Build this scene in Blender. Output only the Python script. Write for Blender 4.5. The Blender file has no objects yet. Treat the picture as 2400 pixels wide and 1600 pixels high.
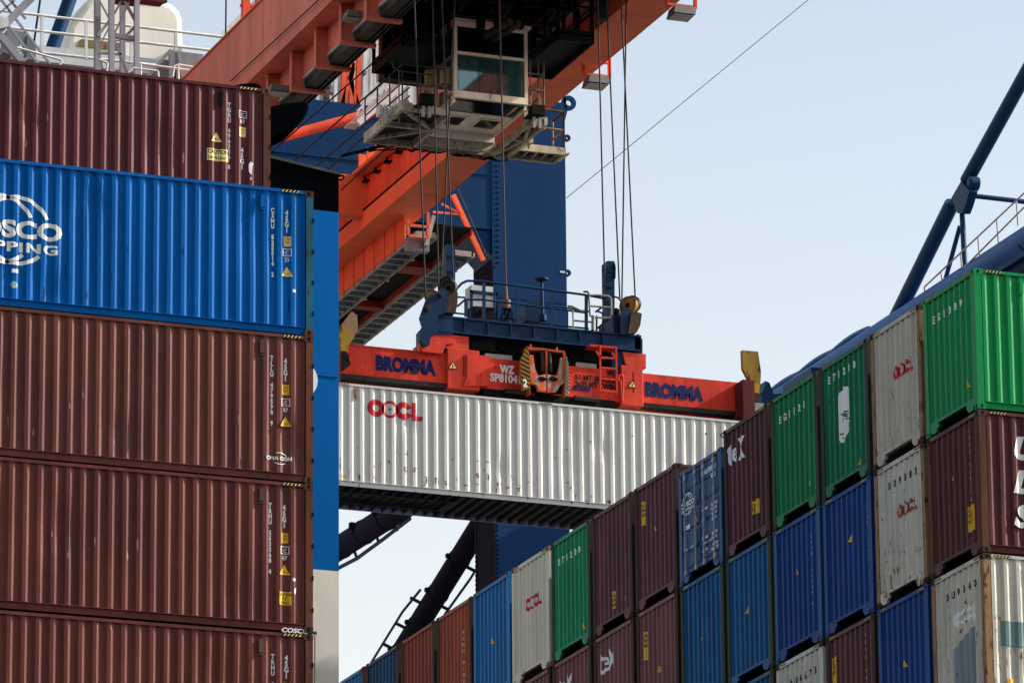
import bpy, bmesh, math, random
from mathutils import Vector, Matrix
random.seed(7)
S = bpy.context.scene
COL = S.collection
R = math.radians

# ---------------------------------------------------------------- camera
FPX = 13686.3
PITCH, YAW, ROLL = R(16.42939), R(21.01551), R(-.510002)
CAM = Vector((0, 0, 2.0))
FW = Vector((math.sin(YAW)*math.cos(PITCH), math.cos(YAW)*math.cos(PITCH), math.sin(PITCH)))
_rt = Vector((math.cos(YAW), -math.sin(YAW), 0)); _up = _rt.cross(FW)
RT = _rt*math.cos(ROLL) + _up*math.sin(ROLL)
UP = -_rt*math.sin(ROLL) + _up*math.cos(ROLL)
cd = bpy.data.cameras.new("camera"); co = bpy.data.objects.new("camera", cd); COL.objects.link(co)
cd.sensor_width = 36; cd.lens = 36*FPX/2400; cd.clip_start = 1; cd.clip_end = 30000
m = Matrix((RT, UP, -FW)).transposed().to_4x4(); m.translation = CAM
co.matrix_world = m
S.camera = co

# ---------------------------------------------------------------- world, sun, exposure
SUN_AZ, SUN_EL = R(98), R(32)          # azimuth from +Y towards +X
w = bpy.data.worlds.new("World"); S.world = w; w.use_nodes = True
nt = w.node_tree; bg = nt.nodes['Background']
sky = nt.nodes.new('ShaderNodeTexSky'); sky.sky_type = 'NISHITA'; sky.sun_disc = False
sky.sun_elevation = SUN_EL; sky.sun_rotation = SUN_AZ
sky.air_density = 1.0; sky.dust_density = 3.5; sky.ozone_density = 2.0
hs = nt.nodes.new('ShaderNodeHueSaturation'); hs.inputs['Saturation'].default_value = .62
mx = nt.nodes.new('ShaderNodeMix'); mx.data_type = 'RGBA'; mx.blend_type = 'MULTIPLY'; mx.inputs[0].default_value = 1; mx.inputs[7].default_value = (1.0, .955, 1.02, 1)
nt.links.new(sky.outputs[0], hs.inputs['Color']); nt.links.new(hs.outputs[0], mx.inputs[6]); # the hazy sky pales towards the horizon and deepens upwards
tcw = nt.nodes.new('ShaderNodeTexCoord'); dt = nt.nodes.new('ShaderNodeVectorMath'); dt.operation = 'DOT_PRODUCT'; dt.inputs[1].default_value = (.35, 0, 1)
mrw = nt.nodes.new('ShaderNodeMapRange'); mrw.inputs[1].default_value = .27; mrw.inputs[2].default_value = .50; mrw.inputs[3].default_value = 0; mrw.inputs[4].default_value = 1
nt.links.new(tcw.outputs['Generated'], dt.inputs[0]); nt.links.new(dt.outputs['Value'], mrw.inputs[0])
gr = nt.nodes.new('ShaderNodeMix'); gr.data_type = 'RGBA'; gr.inputs[6].default_value = (1.27, 1.18, .885, 1); gr.inputs[7].default_value = (.80, .85, .785, 1)
nt.links.new(mrw.outputs[0], gr.inputs[0])
m2 = nt.nodes.new('ShaderNodeMix'); m2.data_type = 'RGBA'; m2.blend_type = 'MULTIPLY'; m2.inputs[0].default_value = 1
nt.links.new(mx.outputs[2], m2.inputs[6]); nt.links.new(gr.outputs[2], m2.inputs[7]); nt.links.new(m2.outputs[2], bg.inputs[0]); bg.inputs[1].default_value = 0.128
sl = bpy.data.lights.new("sun", 'SUN'); sl.energy = 4.0; sl.angle = R(.6); sl.color = (1, .95, .87)
so = bpy.data.objects.new("sun", sl); COL.objects.link(so)
sd = Vector((math.sin(SUN_AZ)*math.cos(SUN_EL), math.cos(SUN_AZ)*math.cos(SUN_EL), math.sin(SUN_EL)))
so.rotation_euler = sd.to_track_quat('Z', 'Y').to_euler()
S.view_settings.view_transform = 'Standard'; S.view_settings.look = 'None'
S.view_settings.exposure = 1.15; S.view_settings.gamma = 1

# ---------------------------------------------------------------- pixel helpers (photo of 2400 x 1600)
def ray(x, y): return (FW*FPX + RT*(x-1200) - UP*(y-800)).normalized()
def at(x, y, ax, v):
    d = ray(x, y); k = 'XYZ'.index(ax)
    return CAM + d*((v-CAM[k])/d[k])
def zo(ox, oy, s, pts): return [(ox+x/s, oy+y/s) for x, y in pts]

# ---------------------------------------------------------------- materials
MATS = {}
ALB = .62      # overall paint reflectance
def paint(name, col, rough=.5, rust=0., dirt=.25, rustcol=(.13, .045, .02), low=False, scale=1., metal=0., bump=.15, spec=.09):
    if name in MATS: return MATS[name]
    mt = bpy.data.materials.new(name); mt.use_nodes = True; n = mt.node_tree; N = n.nodes; L = n.links
    b = N['Principled BSDF']
    col = tuple(c*ALB for c in col); rustcol = tuple(c*.8 for c in rustcol)
    tc = N.new('ShaderNodeTexCoord'); oi = N.new('ShaderNodeObjectInfo')
    off = N.new('ShaderNodeVectorMath'); off.operation = 'MULTIPLY_ADD'
    off.inputs[1].default_value = (1, 1, 1)
    cmb = N.new('ShaderNodeVectorMath'); cmb.operation = 'SCALE'; cmb.inputs[0].default_value = (37, 19, 53)
    L.new(oi.outputs['Random'], cmb.inputs['Scale'])
    L.new(tc.outputs['Object'], off.inputs[0]); L.new(cmb.outputs[0], off.inputs[2])
    def noise(sc, det, mp):
        m_ = N.new('ShaderNodeMapping'); m_.inputs['Scale'].default_value = mp
        L.new(off.outputs[0], m_.inputs[0])
        t = N.new('ShaderNodeTexNoise'); t.inputs['Scale'].default_value = sc*scale; t.inputs['Detail'].default_value = det
        t.inputs['Roughness'].default_value = .62
        L.new(m_.outputs[0], t.inputs['Vector']); return t
    def ramp(src, a, bb, c0=(0, 0, 0, 1), c1=(1, 1, 1, 1)):
        r = N.new('ShaderNodeValToRGB'); r.color_ramp.elements[0].position = a; r.color_ramp.elements[1].position = bb
        r.color_ramp.elements[0].color = c0; r.color_ramp.elements[1].color = c1
        L.new(src, r.inputs[0]); return r
    def mix(f, a, bb):
        x = N.new('ShaderNodeMix'); x.data_type = 'RGBA'
        if isinstance(f, float): x.inputs[0].default_value = f
        else: L.new(f, x.inputs[0])
        for i, v in ((6, a), (7, bb)):
            if isinstance(v, tuple): x.inputs[i].default_value = (*v, 1)
            else: L.new(v, x.inputs[i])
        return x.outputs[2]
    n1 = noise(.9, 5, (2.2, 2.2, .35)); n2 = noise(7., 8, (1, 1, .45)); n3 = noise(24., 4, (1, 1, .3))
    dark = tuple(c*(1-dirt) for c in col); lite = tuple(min(1, c*(1+dirt*.6)) for c in col)
    r1 = ramp(n1.outputs['Fac'], .35, .68)
    base = mix(r1.outputs[0], dark, lite)
    r3 = ramp(n3.outputs['Fac'], .5, .75)
    sc3 = N.new('ShaderNodeMath'); sc3.operation = 'MULTIPLY'; sc3.inputs[1].default_value = min(.6, dirt*.9)
    L.new(r3.outputs[0], sc3.inputs[0])
    base = mix(sc3.outputs[0], base, tuple(c*.5+.0015 for c in col))
    if rust > 0:
        src = n2.outputs['Fac']
        if low:   # rust gathers low on a side panel
            sx = N.new('ShaderNodeSeparateXYZ'); L.new(tc.outputs['Object'], sx.inputs[0])
            mr = N.new('ShaderNodeMapRange'); mr.inputs[1].default_value = 0; mr.inputs[2].default_value = 2.2
            mr.inputs[3].default_value = .09; mr.inputs[4].default_value = -.04
            L.new(sx.outputs[2], mr.inputs[0])
            ad = N.new('ShaderNodeMath'); L.new(src, ad.inputs[0]); L.new(mr.outputs[0], ad.inputs[1]); src = ad.outputs[0]
        rr = ramp(src, .74-rust*.33, .79-rust*.27)
        base = mix(rr.outputs[0], base, rustcol)
        mro = N.new('ShaderNodeMapRange'); mro.inputs[3].default_value = rough; mro.inputs[4].default_value = .85
        L.new(rr.outputs[0], mro.inputs[0]); L.new(mro.outputs[0], b.inputs['Roughness'])
    else:
        mro = N.new('ShaderNodeMapRange'); mro.inputs[3].default_value = rough-.07; mro.inputs[4].default_value = rough+.14
        L.new(n2.outputs['Fac'], mro.inputs[0]); L.new(mro.outputs[0], b.inputs['Roughness'])
    L.new(base, b.inputs['Base Color'])
    b.inputs['Metallic'].default_value = metal; b.inputs['Specular IOR Level'].default_value = spec
    if bump > 0:
        n4 = noise(1.6, 3, (1, 1, .6))
        bp = N.new('ShaderNodeBump'); bp.inputs['Strength'].default_value = bump; bp.inputs['Distance'].default_value = .05
        L.new(n4.outputs['Fac'], bp.inputs['Height']); L.new(bp.outputs[0], b.inputs['Normal'])
    MATS[name] = mt; return mt
def glass(name, col, rough=.05):
    mt = bpy.data.materials.new(name); mt.use_nodes = True; b = mt.node_tree.nodes['Principled BSDF']
    b.inputs['Base Color'].default_value = (*col, 1); b.inputs['Roughness'].default_value = rough
    b.inputs['Transmission Weight'].default_value = 1.0; b.inputs['IOR'].default_value = 1.3
    MATS[name] = mt; return mt

# ---------------------------------------------------------------- mesh builder
class MB:
    def __init__(s): s.v = []; s.f = []; s.m = []; s.sm = []; s.k = 0
    def add(s, vs, fs, smooth=False):
        o = len(s.v); s.v += [Vector(p) for p in vs]
        for f in fs: s.f.append([o+i for i in f]); s.m.append(s.k); s.sm.append(smooth)
        return s
    def mat(s, k): s.k = k; return s
    def box(s, a, b):
        (x0, y0, z0), (x1, y1, z1) = [min(p) for p in zip(a, b)], [max(p) for p in zip(a, b)]
        return s.add([(x0,y0,z0),(x1,y0,z0),(x1,y1,z0),(x0,y1,z0),(x0,y0,z1),(x1,y0,z1),(x1,y1,z1),(x0,y1,z1)],
            [(0,3,2,1),(4,5,6,7),(0,1,5,4),(1,2,6,5),(2,3,7,6),(3,0,4,7)])
    def prism(s, pts, vec):
        n = len(pts); pts = [Vector(p) for p in pts]; vec = Vector(vec)
        return s.add(pts+[p+vec for p in pts], [tuple(range(n)), tuple(range(2*n-1, n-1, -1))]+[(i, i+n, (i+1) % n+n, (i+1) % n) for i in range(n)])
    def bar(s, p, q, w_, h_=None, up=(0, 0, 1)):
        h_ = h_ or w_; p = Vector(p); q = Vector(q); d = (q-p).normalized(); u = Vector(up)
        if abs(d.dot(u)) > .98: u = Vector((0, 1, 0))
        x = d.cross(u).normalized()*w_/2; y = x.cross(d).normalized()*h_/2
        c = [-x-y, x-y, x+y, -x+y]
        return s.add([p+k for k in c]+[q+k for k in c], [(3,2,1,0),(4,5,6,7)]+[(i,(i+1)%4,(i+1)%4+4,i+4) for i in range(4)])
    def tube(s, p, q, r, n=10, r2=None, cap=True):
        p = Vector(p); q = Vector(q); r2 = r if r2 is None else r2; d = (q-p).normalized(); u = Vector((0, 0, 1)) if abs(d.z) < .95 else Vector((0, 1, 0))
        x = d.cross(u).normalized(); y = x.cross(d)
        vs = [p+(x*math.cos(a)+y*math.sin(a))*r for a in [2*math.pi*i/n for i in range(n)]]+[q+(x*math.cos(a)+y*math.sin(a))*r2 for a in [2*math.pi*i/n for i in range(n)]]
        s.add(vs, [(i, (i+1) % n, (i+1) % n+n, i+n) for i in range(n)], True)
        if cap: s.add(vs, [tuple(range(n-1, -1, -1)), tuple(range(n, 2*n))])
        return s
    def path(s, pts, r, n=6):
        for a, b in zip(pts, pts[1:]): s.tube(a, b, r, n)
        return s
    def mesh(s, name, origin=(0, 0, 0), mats=()):
        o = Vector(origin); me = bpy.data.meshes.new(name)
        me.from_pydata([tuple(p-o) for p in s.v], [], s.f)
        for m_ in mats: me.materials.append(m_)
        for i, p in enumerate(me.polygons): p.material_index = s.m[i]; p.use_smooth = s.sm[i]
        me.update()
        bm = bmesh.new(); bm.from_mesh(me); bmesh.ops.recalc_face_normals(bm, faces=bm.faces); bm.to_mesh(me); bm.free()
        return me
    def build(s, name, mats, parent=None, label=None):
        if not isinstance(mats, (list, tuple)): mats = [mats]
        o = bpy.data.objects.new(name, s.mesh(name, wloc(parent), mats)); COL.objects.link(o)
        if parent: o.parent = parent
        if label: o['label'] = label
        return o
def wloc(o):
    v = Vector((0, 0, 0))
    while o: v += o.location; o = o.parent
    return v
def thing(name, label, cat, loc=(0, 0, 0), group=None, kind=None):
    o = bpy.data.objects.new(name, None); COL.objects.link(o); o.location = loc; tag(o, label, cat, group, kind); return o
def tag(o, label, cat, group=None, kind=None):
    o['label'] = label; o['category'] = cat
    if group: o['group'] = group
    if kind: o['kind'] = kind
    return o
def inst(name, me, parent, mats=None, loc=(0, 0, 0), label=None):
    o = bpy.data.objects.new(name, me); COL.objects.link(o); o.parent = parent; o.location = loc
    if mats:
        for i, m_ in enumerate(mats): o.material_slots[i].link = 'OBJECT'; o.material_slots[i].material = m_
    if label: o['label'] = label
    return o
def slab(b, pts, Y, depth): return b.prism([at(x, y, 'Y', Y) for x, y in pts], (0, depth, 0))

# flat lettering and shapes: lists of polygons in a (u, v) plane
_tc = {}
def text_mesh(txt, size, bold=0., spacing=1., line=1., align='LEFT', shear=0., sx=1.):
    key = (txt, size, bold, spacing, line, align, shear, sx)
    if key in _tc: return _tc[key]
    c = bpy.data.curves.new("t", 'FONT'); c.body = txt; c.size = size; c.offset = bold; c.space_character = spacing
    c.space_line = line; c.align_x = align; c.shear = shear; c.resolution_u = 3; c.fill_mode = 'BOTH'
    o = bpy.data.objects.new("t", c); COL.objects.link(o)
    dg = bpy.context.evaluated_depsgraph_get(); me = o.evaluated_get(dg).to_mesh()
    vs = [(v.co.x*sx, v.co.y) for v in me.vertices]; fs = [tuple(p.vertices) for p in me.polygons]
    o.evaluated_get(dg).to_mesh_clear(); bpy.data.objects.remove(o); bpy.data.curves.remove(c)
    _tc[key] = (vs, fs); return vs, fs
def fit_text(txt, x0, y0, w_, h_, bold=0., shear=0., spacing=1.):
    vs, fs = text_mesh(txt, 1., bold, spacing, 1., 'LEFT', shear, 1.)
    xs = [v[0] for v in vs]; ys = [v[1] for v in vs]; kx = w_/(max(xs)-min(xs)); ky = h_/(max(ys)-min(ys))
    return [(x0+(x-min(xs))*kx, y0+(y-min(ys))*ky) for x, y in vs], fs
def ring(cx, cy, ro, ri, a0=0, a1=360, n=28, ax=1.):
    vs = []; fs = []
    for i in range(n+1):
        a = R(a0+(a1-a0)*i/n); vs += [(cx+ro*ax*math.cos(a), cy+ro*math.sin(a)), (cx+ri*ax*math.cos(a), cy+ri*math.sin(a))]
    for i in range(n): fs.append((2*i, 2*i+2, 2*i+3, 2*i+1))
    return vs, fs
def disc(cx, cy, r, n=20, ax=1.): return [(cx+r*ax*math.cos(2*math.pi*i/n), cy+r*math.sin(2*math.pi*i/n)) for i in range(n)], [tuple(range(n))]
def poly(*pts): return list(pts), [tuple(range(len(pts)))]
def rect(x0, y0, x1, y1): return poly((x0, y0), (x1, y0), (x1, y1), (x0, y1))
def moved(shape, dx, dy, k=1.): return [(x*k+dx, y*k+dy) for x, y in shape[0]], shape[1]
def decal(shapes, breaks, place):
    """shapes: [(shape, material index, layer)]; place(u, v, layer) -> 3D point; cut at the breaks so that it follows the corrugation"""
    bm = bmesh.new(); lay = bm.verts.layers.int.new('l')
    for (vs, fs), mi, ly in shapes:
        vv = [bm.verts.new((x, y, 0)) for x, y in vs]
        for q in vv: q[lay] = ly
        for f in fs:
            try: fc = bm.faces.new([vv[i] for i in f]); fc.material_index = mi
            except ValueError: pass
    us = [q.co.x for q in bm.verts]
    if us:
        for bk in breaks:
            if min(us) < bk < max(us):
                bmesh.ops.bisect_plane(bm, geom=bm.verts[:]+bm.edges[:]+bm.faces[:], plane_co=(bk, 0, 0), plane_no=(1, 0, 0), dist=1e-5)
    lays = {}
    for q in bm.verts:
        ls = [f.material_index for f in q.link_faces]
        q.co = place(q.co.x, q.co.y, ls[0] if ls else 0)
    me = bpy.data.meshes.new("lettering"); bm.to_mesh(me); bm.free(); return me

# ---------------------------------------------------------------- container kit (local: x along, y away, z up)
CW, CL = 2.438, 12.192
class Prof:
    def __init__(s, a, b, pitch, outer, inner, fl=.26):
        n = max(1, round((b-a)/pitch)); s.pitch = (b-a)/n; s.n = n; s.a = a; s.b = b; s.o = outer; s.i = inner; s.bk = []
        for k in range(n):
            x = a+k*s.pitch
            s.bk += [(x, outer), (x+fl*s.pitch, outer), (x+.5*s.pitch, inner), (x+(.5+fl)*s.pitch, inner)]
        s.bk.append((b, outer))
    def __call__(s, x):
        if x <= s.a or x >= s.b: return s.o
        for (x0, d0), (x1, d1) in zip(s.bk, s.bk[1:]):
            if x0 <= x <= x1: return d0+(d1-d0)*(x-x0)/max(1e-6, x1-x0)
        return s.o
SIDE = Prof(.17, CL-.17, .278, .016, .052)
SIDE30 = Prof(.17, CL-.17, .302, .016, .052)
ENDP = Prof(.19, CW-.19, .257, .022, .066, .24)
_mc = {}
def cmesh(key, fn):
    if key not in _mc: _mc[key] = fn()
    return _mc[key]
def dent(x, z, seed):   # a few shallow knocks in a long side
    r = random.Random(seed); d = 0
    for _ in range(7):
        cx, cz, w_ = r.uniform(.5, 11.7), r.uniform(.4, 2.5), r.uniform(.2, .5); d += .034*math.exp(-((x-cx)/w_)**2-((z-cz)/(w_*1.3))**2)
    return d
def side_mesh(H, prof, seed=0):
    b = MB(); rows = [.165]+[.165+(H-.06-.165)*k/14 for k in range(1, 15)] if seed else [.165, H-.06]
    def vert(x, d, z): return (x, d+(dent(x, z, seed) if seed else 0), z)
    for (x0, d0), (x1, d1) in zip(prof.bk, prof.bk[1:]):
        for z0, z1 in zip(rows, rows[1:]):
            b.add([vert(x0, d0, z0), vert(x1, d1, z0), vert(x1, d1, z1), vert(x0, d0, z1)], [(0, 1, 2, 3)])
    return b
def m_side(H, prof, seed): return lambda: side_mesh(H, prof, seed).mesh("side_wall", mats=[None])
def m_farside(H): return lambda: MB().box((.16, CW-.05, .12), (CL-.16, CW-.03, H-.06)).mesh("side_wall", mats=[None])
def m_nearflat(H): return lambda: MB().box((.16, .03, .12), (CL-.16, .05, H-.06)).mesh("side_wall", mats=[None])
def m_end(H):
    def f():
        b = MB(); z0, z1 = .26, H-.09
        for (y0, d0), (y1, d1) in zip(ENDP.bk, ENDP.bk[1:]): b.add([(d0, y0, z0), (d1, y1, z0), (d1, y1, z1), (d0, y0, z1)], [(0, 1, 2, 3)])
        b.box((.022, .15, .25), (.03, .19, H-.085)); b.box((.022, CW-.19, .25), (.03, CW-.15, H-.085))
        return b.mesh("end_wall", mats=[None])
    return f
def m_farend(H): return lambda: MB().box((CL-.05, .14, .14), (CL-.02, CW-.14, H-.06)).mesh("end_wall", mats=[None])
def m_frame(H, pro):
    def f():
        b = MB()
        for y0, y1 in ((.0, .07), (CW-.07, CW)):
            b.box((.178, y0+.004, H-.075), (CL-.178, y1-.004, H-.012))
            b.box((.178, y0+.042, .02), (CL-.178, y1-.012, .155)); b.box((.178, y0+.006, .15), (CL-.178, y1-.006, .163))
        b.box((.006, .162, H-.1), (.08, CW-.162, H-.012)); b.box((CL-.08, .162, H-.1), (CL-.006, CW-.162, H-.012))
        b.box((CL-.08, .162, .05), (CL-.006, CW-.162, .2))
        # front sill with the tunnel recess and its two feet
        b.box((.01, .162, .205), (.09, CW-.162, .262))
        for a, c in ((.162, .56), (CW-.56, CW-.162)):
            b.prism([(.012, a, .205), (.012, a, .02+.09), (.012, a+.06, .11), (.012, a+.12, .02), (.012, c-.1, .02), (.012, c, .12), (.012, c, .205)], (.06, 0, 0))
        return b.mesh("frame", mats=[None])
    return f
def m_post(H): return lambda: MB().box((0.004, .004, .118), (.15, .158, H-.118)).mesh("corner_post", mats=[None])
def m_roof(H): return lambda: MB().box((.08, .07, H-.03), (CL-.08, CW-.07, H-.02)).mesh("roof", mats=[None])
def m_floor(kind):
    def f():
        b = MB()
        if kind == 'detail':
            b.box((.09, .08, .135), (CL-.09, CW-.08, .15))
            x = 3.75
            while x < CL-.2: b.box((x, .08, .02), (x+.045, CW-.08, .134)); b.box((x, .08, .015), (x+.12, CW-.08, .021)); x += .31
            x = .35
            while x < 3.5:
                b.box((x, .08, .02), (x+.045, .68, .134)); b.box((x, CW-.68, .02), (x+.045, CW-.08, .134))
                b.box((x, .74, .09), (x+.05, CW-.74, .134)); x += .31
            b.box((.1, .68, .012), (3.75, .73, .134)); b.box((.1, CW-.73, .012), (3.75, CW-.68, .134)); b.box((3.62, .68, .0125), (3.74, CW-.68, .134))
        else: b.box((.5, .09, .17), (CL-.1, CW-.09, .2))
        return b.mesh("floor", mats=[None])
    return f
def m_cast():
    b = MB().mat(0).box((0, 0, 0), (.178, .162, .118)).mat(1)
    for face in range(2):
        pts = []
        for i in range(14):
            a = 2*math.pi*i/14; u, v = .026*math.cos(a), .042*math.sin(a)
            pts.append((.089+u, -.0025, .059+v) if face == 0 else (-.0025, .081+u, .059+v))
        b.prism(pts, (0, .003, 0) if face == 0 else (.003, 0, 0))
    return b.mesh("corner_casting", mats=[None, None])
def m_vent(): return MB().box((0, -.012, 0), (.075, .012, .26)).box((.01, -.016, -.05), (.06, .01, -.02)).mesh("vent", mats=[None])
def m_hazard(n, w_):
    b = MB(); b.mat(0).add([(0, 0, 0), (n*w_, 0, 0), (n*w_, 0, .045), (0, 0, .045)], [(0, 1, 2, 3)]); b.mat(1)
    for k in range(n): x = k*w_; b.add([(x+.01, -.002, 0), (x+w_*.5, -.002, 0), (x+w_*.5+.035, -.002, .045), (x+.045, -.002, .045)], [(0, 1, 2, 3)])
    return b.mesh("hazard_stripe", mats=[None, None])
def m_hazard_end(n, w_):
    b = MB(); b.mat(0).add([(0, 0, 0), (0, n*w_, 0), (0, n*w_, .045), (0, 0, .045)], [(0, 1, 2, 3)]); b.mat(1)
    for k in range(n): x = k*w_; b.add([(-.002, x+.045, 0), (-.002, x+w_*.5+.035, 0), (-.002, x+w_*.5, .045), (-.002, x+.01, .045)], [(0, 1, 2, 3)])
    return b.mesh("hazard_stripe", mats=[None, None])
hole = paint('hole_black', (.006, .006, .007), .9, bump=0)
haz_y = paint('hazard_yellow', (1.15, .85, .25), .6, dirt=.3, bump=0); haz_k = paint('hazard_black', (.015, .014, .013), .6, bump=0)
white = paint('marking_white', (1.2, 1.2, 1.18), .55, dirt=.12, bump=0)
yel = paint('sticker_yellow', (1.1, .62, .04), .5, dirt=.2, bump=0)
pale = paint('sticker_pale_yellow', (1.2, .9, .32), .5, dirt=.15, bump=0)
redm = paint('marking_red', (.75, .03, .05), .5, dirt=.2, bump=0)
blackm = paint('marking_black', (.015, .015, .02), .5, bump=0)
PITCHZ = 2.92
def container(label, cat_group, X, Y, Z, col, H=2.896, post=None, side='corr', seed=0, end='corr', vent=None, haz_side=(), haz_end=True, detail_floor=False, castings=('ll', 'lr', 'hl', 'hr'), far_end_cast=False, castcol=None, prof=SIDE, name='shipping_container'):
    t = thing(name, label, 'container', (X, Y, Z), cat_group)
    post = post or col; castcol = castcol or post
    if side == 'corr': inst('side_wall', cmesh(('s', H, seed, id(prof)), m_side(H, prof, seed)), t, [col])
    else: inst('side_wall', cmesh(('sf', H), m_nearflat(H)), t, [col])
    inst('side_wall', cmesh(('f', H), m_farside(H)), t, [col])
    if end == 'corr': inst('end_wall', cmesh(('e', H), m_end(H)), t, [col])
    inst('end_wall', cmesh(('fe', H), m_farend(H)), t, [col])
    inst('frame', cmesh(('fr', H), m_frame(H, 0)), t, [col])
    inst('roof', cmesh(('r', H), m_roof(H)), t, [col])
    inst('floor', cmesh(('fl', detail_floor), m_floor('detail' if detail_floor else 'x')), t, [MATS['underside_grey']])
    for lx in (0, CL-.154):
        for ly in (0, CW-.162): inst('corner_post', cmesh(('p', H), m_post(H)), t, [post], (lx, ly, 0))
    ca = cmesh('cast', m_cast)
    for lx in ((0, CL-.178) if far_end_cast else (0,)):
        for ly in (0, CW-.162):
            for lz in (0, H-.118): inst('corner_casting', ca, t, [castcol, hole], (lx, ly, lz))
    for x in haz_side: inst('hazard_stripe', cmesh('hz', lambda: m_hazard(5, .075)), t, [haz_k, haz_y], (x, .001, H-.066))
    if haz_end:
        for y in (.17, CW-.17-.3): inst('hazard_stripe', cmesh('hze', lambda: m_hazard_end(5, .06)), t, [haz_k, haz_y], (.003, y, H-.07))
    if vent is not None: inst('vent', cmesh('vent', m_vent), t, [vent], (CL-1.07, .013, H-.42))
    t['_H'] = H; return t
def on_side(t, name, shapes, mats, x, z, prof=SIDE, lab=None):
    bk = [b_[0]-x for b_ in prof.bk]
    me = decal([(s, k, 0) for s, k in shapes], bk, lambda u, v, l: Vector((x+u, prof(x+u)-.003-.0015*l, z+v)))
    for m_ in mats: me.materials.append(m_)
    o = bpy.data.objects.new(name, me); COL.objects.link(o); o.parent = t
    if lab: o['label'] = lab
    return o
def on_end(t, name, shapes, mats, u0, z, prof=ENDP, lab=None):
    """u measured from the far (left in view) edge of the end face"""
    bk = sorted([(CW-b_[0])-u0 for b_ in prof.bk])
    me = decal([(s, k, 0) for s, k in shapes], bk, lambda u, v, l: Vector((prof(CW-(u0+u))-.003-.0015*l, CW-(u0+u), z+v)))
    for m_ in mats: me.materials.append(m_)
    o = bpy.data.objects.new(name, me); COL.objects.link(o); o.parent = t
    if lab: o['label'] = lab
    return o
def vtext(s_, size, step, bold=0., sx=.8):
    out = []
    for i, ch in enumerate(s_):
        if ch != ' ': out.append((moved(text_mesh(ch, size, bold, align='CENTER', sx=sx), 0, -i*step), 0))
    return out
def boxed(s_, size, w_, h_, v, bold=0.):
    th = .012
    return [(rect(-w_/2, v, w_/2, v+th), 0), (rect(-w_/2, v+h_-th, w_/2, v+h_), 0), (rect(-w_/2, v+th, -w_/2+th, v+h_-th), 0), (rect(w_/2-th, v+th, w_/2, v+h_-th), 0),
            (moved(text_mesh(s_, size, bold, align='CENTER', sx=.8), 0, v+.03), 0)]
def triangle(k=1.): return [(poly((-.17*k, -.02*k), (.17*k, -.02*k), (0, .29*k)), 0), (poly((-.145*k, -.004*k), (.145*k, -.004*k), (0, .26*k)), 1),
                            (moved(text_mesh('DANGER', .04*k, 0, align='CENTER'), 0, .06*k), 2)]
def oocl():   # width about 1.6, height .5
    r, i = .25, .1; out = []
    out += [(ring(.25, .25, r, i), 0), (ring(.66, .25, r, .17), 0), (ring(1.07, .25, r, i, 22, 338), 0)]
    out += [(rect(1.3, 0, 1.42, .5), 0), (rect(1.42, 0, 1.62, .13), 0)]
    for k in range(5):
        a = R(90+72*k); out.append((disc(.66+.085*math.cos(a), .25+.085*math.sin(a), .052, 10), 1))
    out.append((ring(.66, .25, .045, .02, n=12), 2))
    return out

# container paints
undr = paint('underside_grey', (.07, .062, .052), .8, rust=.3, dirt=.4)
mar_a = paint('maroon_dark', (.15, .032, .034), .42, dirt=.22, rust=.12)
mar_b = paint('maroon_warm', (.205, .062, .050), .42, dirt=.32, rust=.12)
mar_c = paint('maroon_red', (.19, .050, .040), .42, dirt=.34, rust=.15)
mar_post = paint('post_brown_rust', (.17, .055, .035), .6, dirt=.45, rust=.55, rustcol=(.10, .045, .02))
mar_p = paint('maroon_purple', (.17, .05, .062), .5, dirt=.25, rust=.16)
mar_d = paint('maroon_deep', (.14, .035, .036), .5, dirt=.3, rust=.25)
mar_l = paint('maroon_pale', (.27, .095, .098), .5, dirt=.2, rust=.1)
redb = paint('red_brown', (.36, .06, .038), .5, dirt=.22, rust=.15)
redb2 = paint('brick_brown', (.46, .085, .042), .5, dirt=.22, rust=.15)
blu = paint('bright_blue', (.0, .155, .57), .5, spec=.04, dirt=.18, rust=.1, rustcol=(.01, .03, .06))
blu_post = paint('post_teal_rust', (.02, .15, .23), .6, dirt=.4, rust=.55, rustcol=(.05, .035, .02))
blu_r = paint('royal_blue', (.0, .065, .32), .5, dirt=.25, rust=.18, rustcol=(.01, .03, .05))
blu_t = paint('steel_blue', (.0, .12, .33), .5, dirt=.25, rust=.2, rustcol=(.02, .04, .05))
blu_s = paint('sea_blue', (.0, .19, .56), .45, dirt=.2, rust=.1, rustcol=(.01, .03, .05))
blu_n = paint('navy_blue', (.01, .075, .20), .5, dirt=.25, rust=.1)
dk_post = paint('post_dark_green', (.06, .075, .06), .7, dirt=.4, rust=.4, rustcol=(.04, .03, .02))
br_post = paint('post_dark_brown', (.07, .035, .028), .7, dirt=.4, rust=.4, rustcol=(.04, .025, .015))
grn = paint('fresh_green', (.0, .36, .095), .4, dirt=.1, rust=.07, rustcol=(.02, .08, .03))
grn_b = paint('mid_green', (.0, .26, .08), .5, dirt=.2, rust=.12, rustcol=(.02, .05, .03))
grn_c = paint('teal_green', (.0, .23, .10), .5, dirt=.3, rust=.3, rustcol=(.015, .05, .035))
grn_d = paint('leaf_green', (.0, .36, .14), .5, dirt=.2, rust=.15, rustcol=(.02, .05, .03))
crm = paint('grey_cream', (.72, .68, .57), .5, dirt=.2, rust=.3, low=True, rustcol=(.24, .11, .05))
crm_w = paint('worn_cream', (.82, .80, .70), .5, dirt=.25, rust=.42, low=True, rustcol=(.22, .10, .05))
crm_c = paint('warm_cream', (.95, .88, .70), .5, dirt=.12, rust=.15, low=True, rustcol=(.25, .13, .06))
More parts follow.
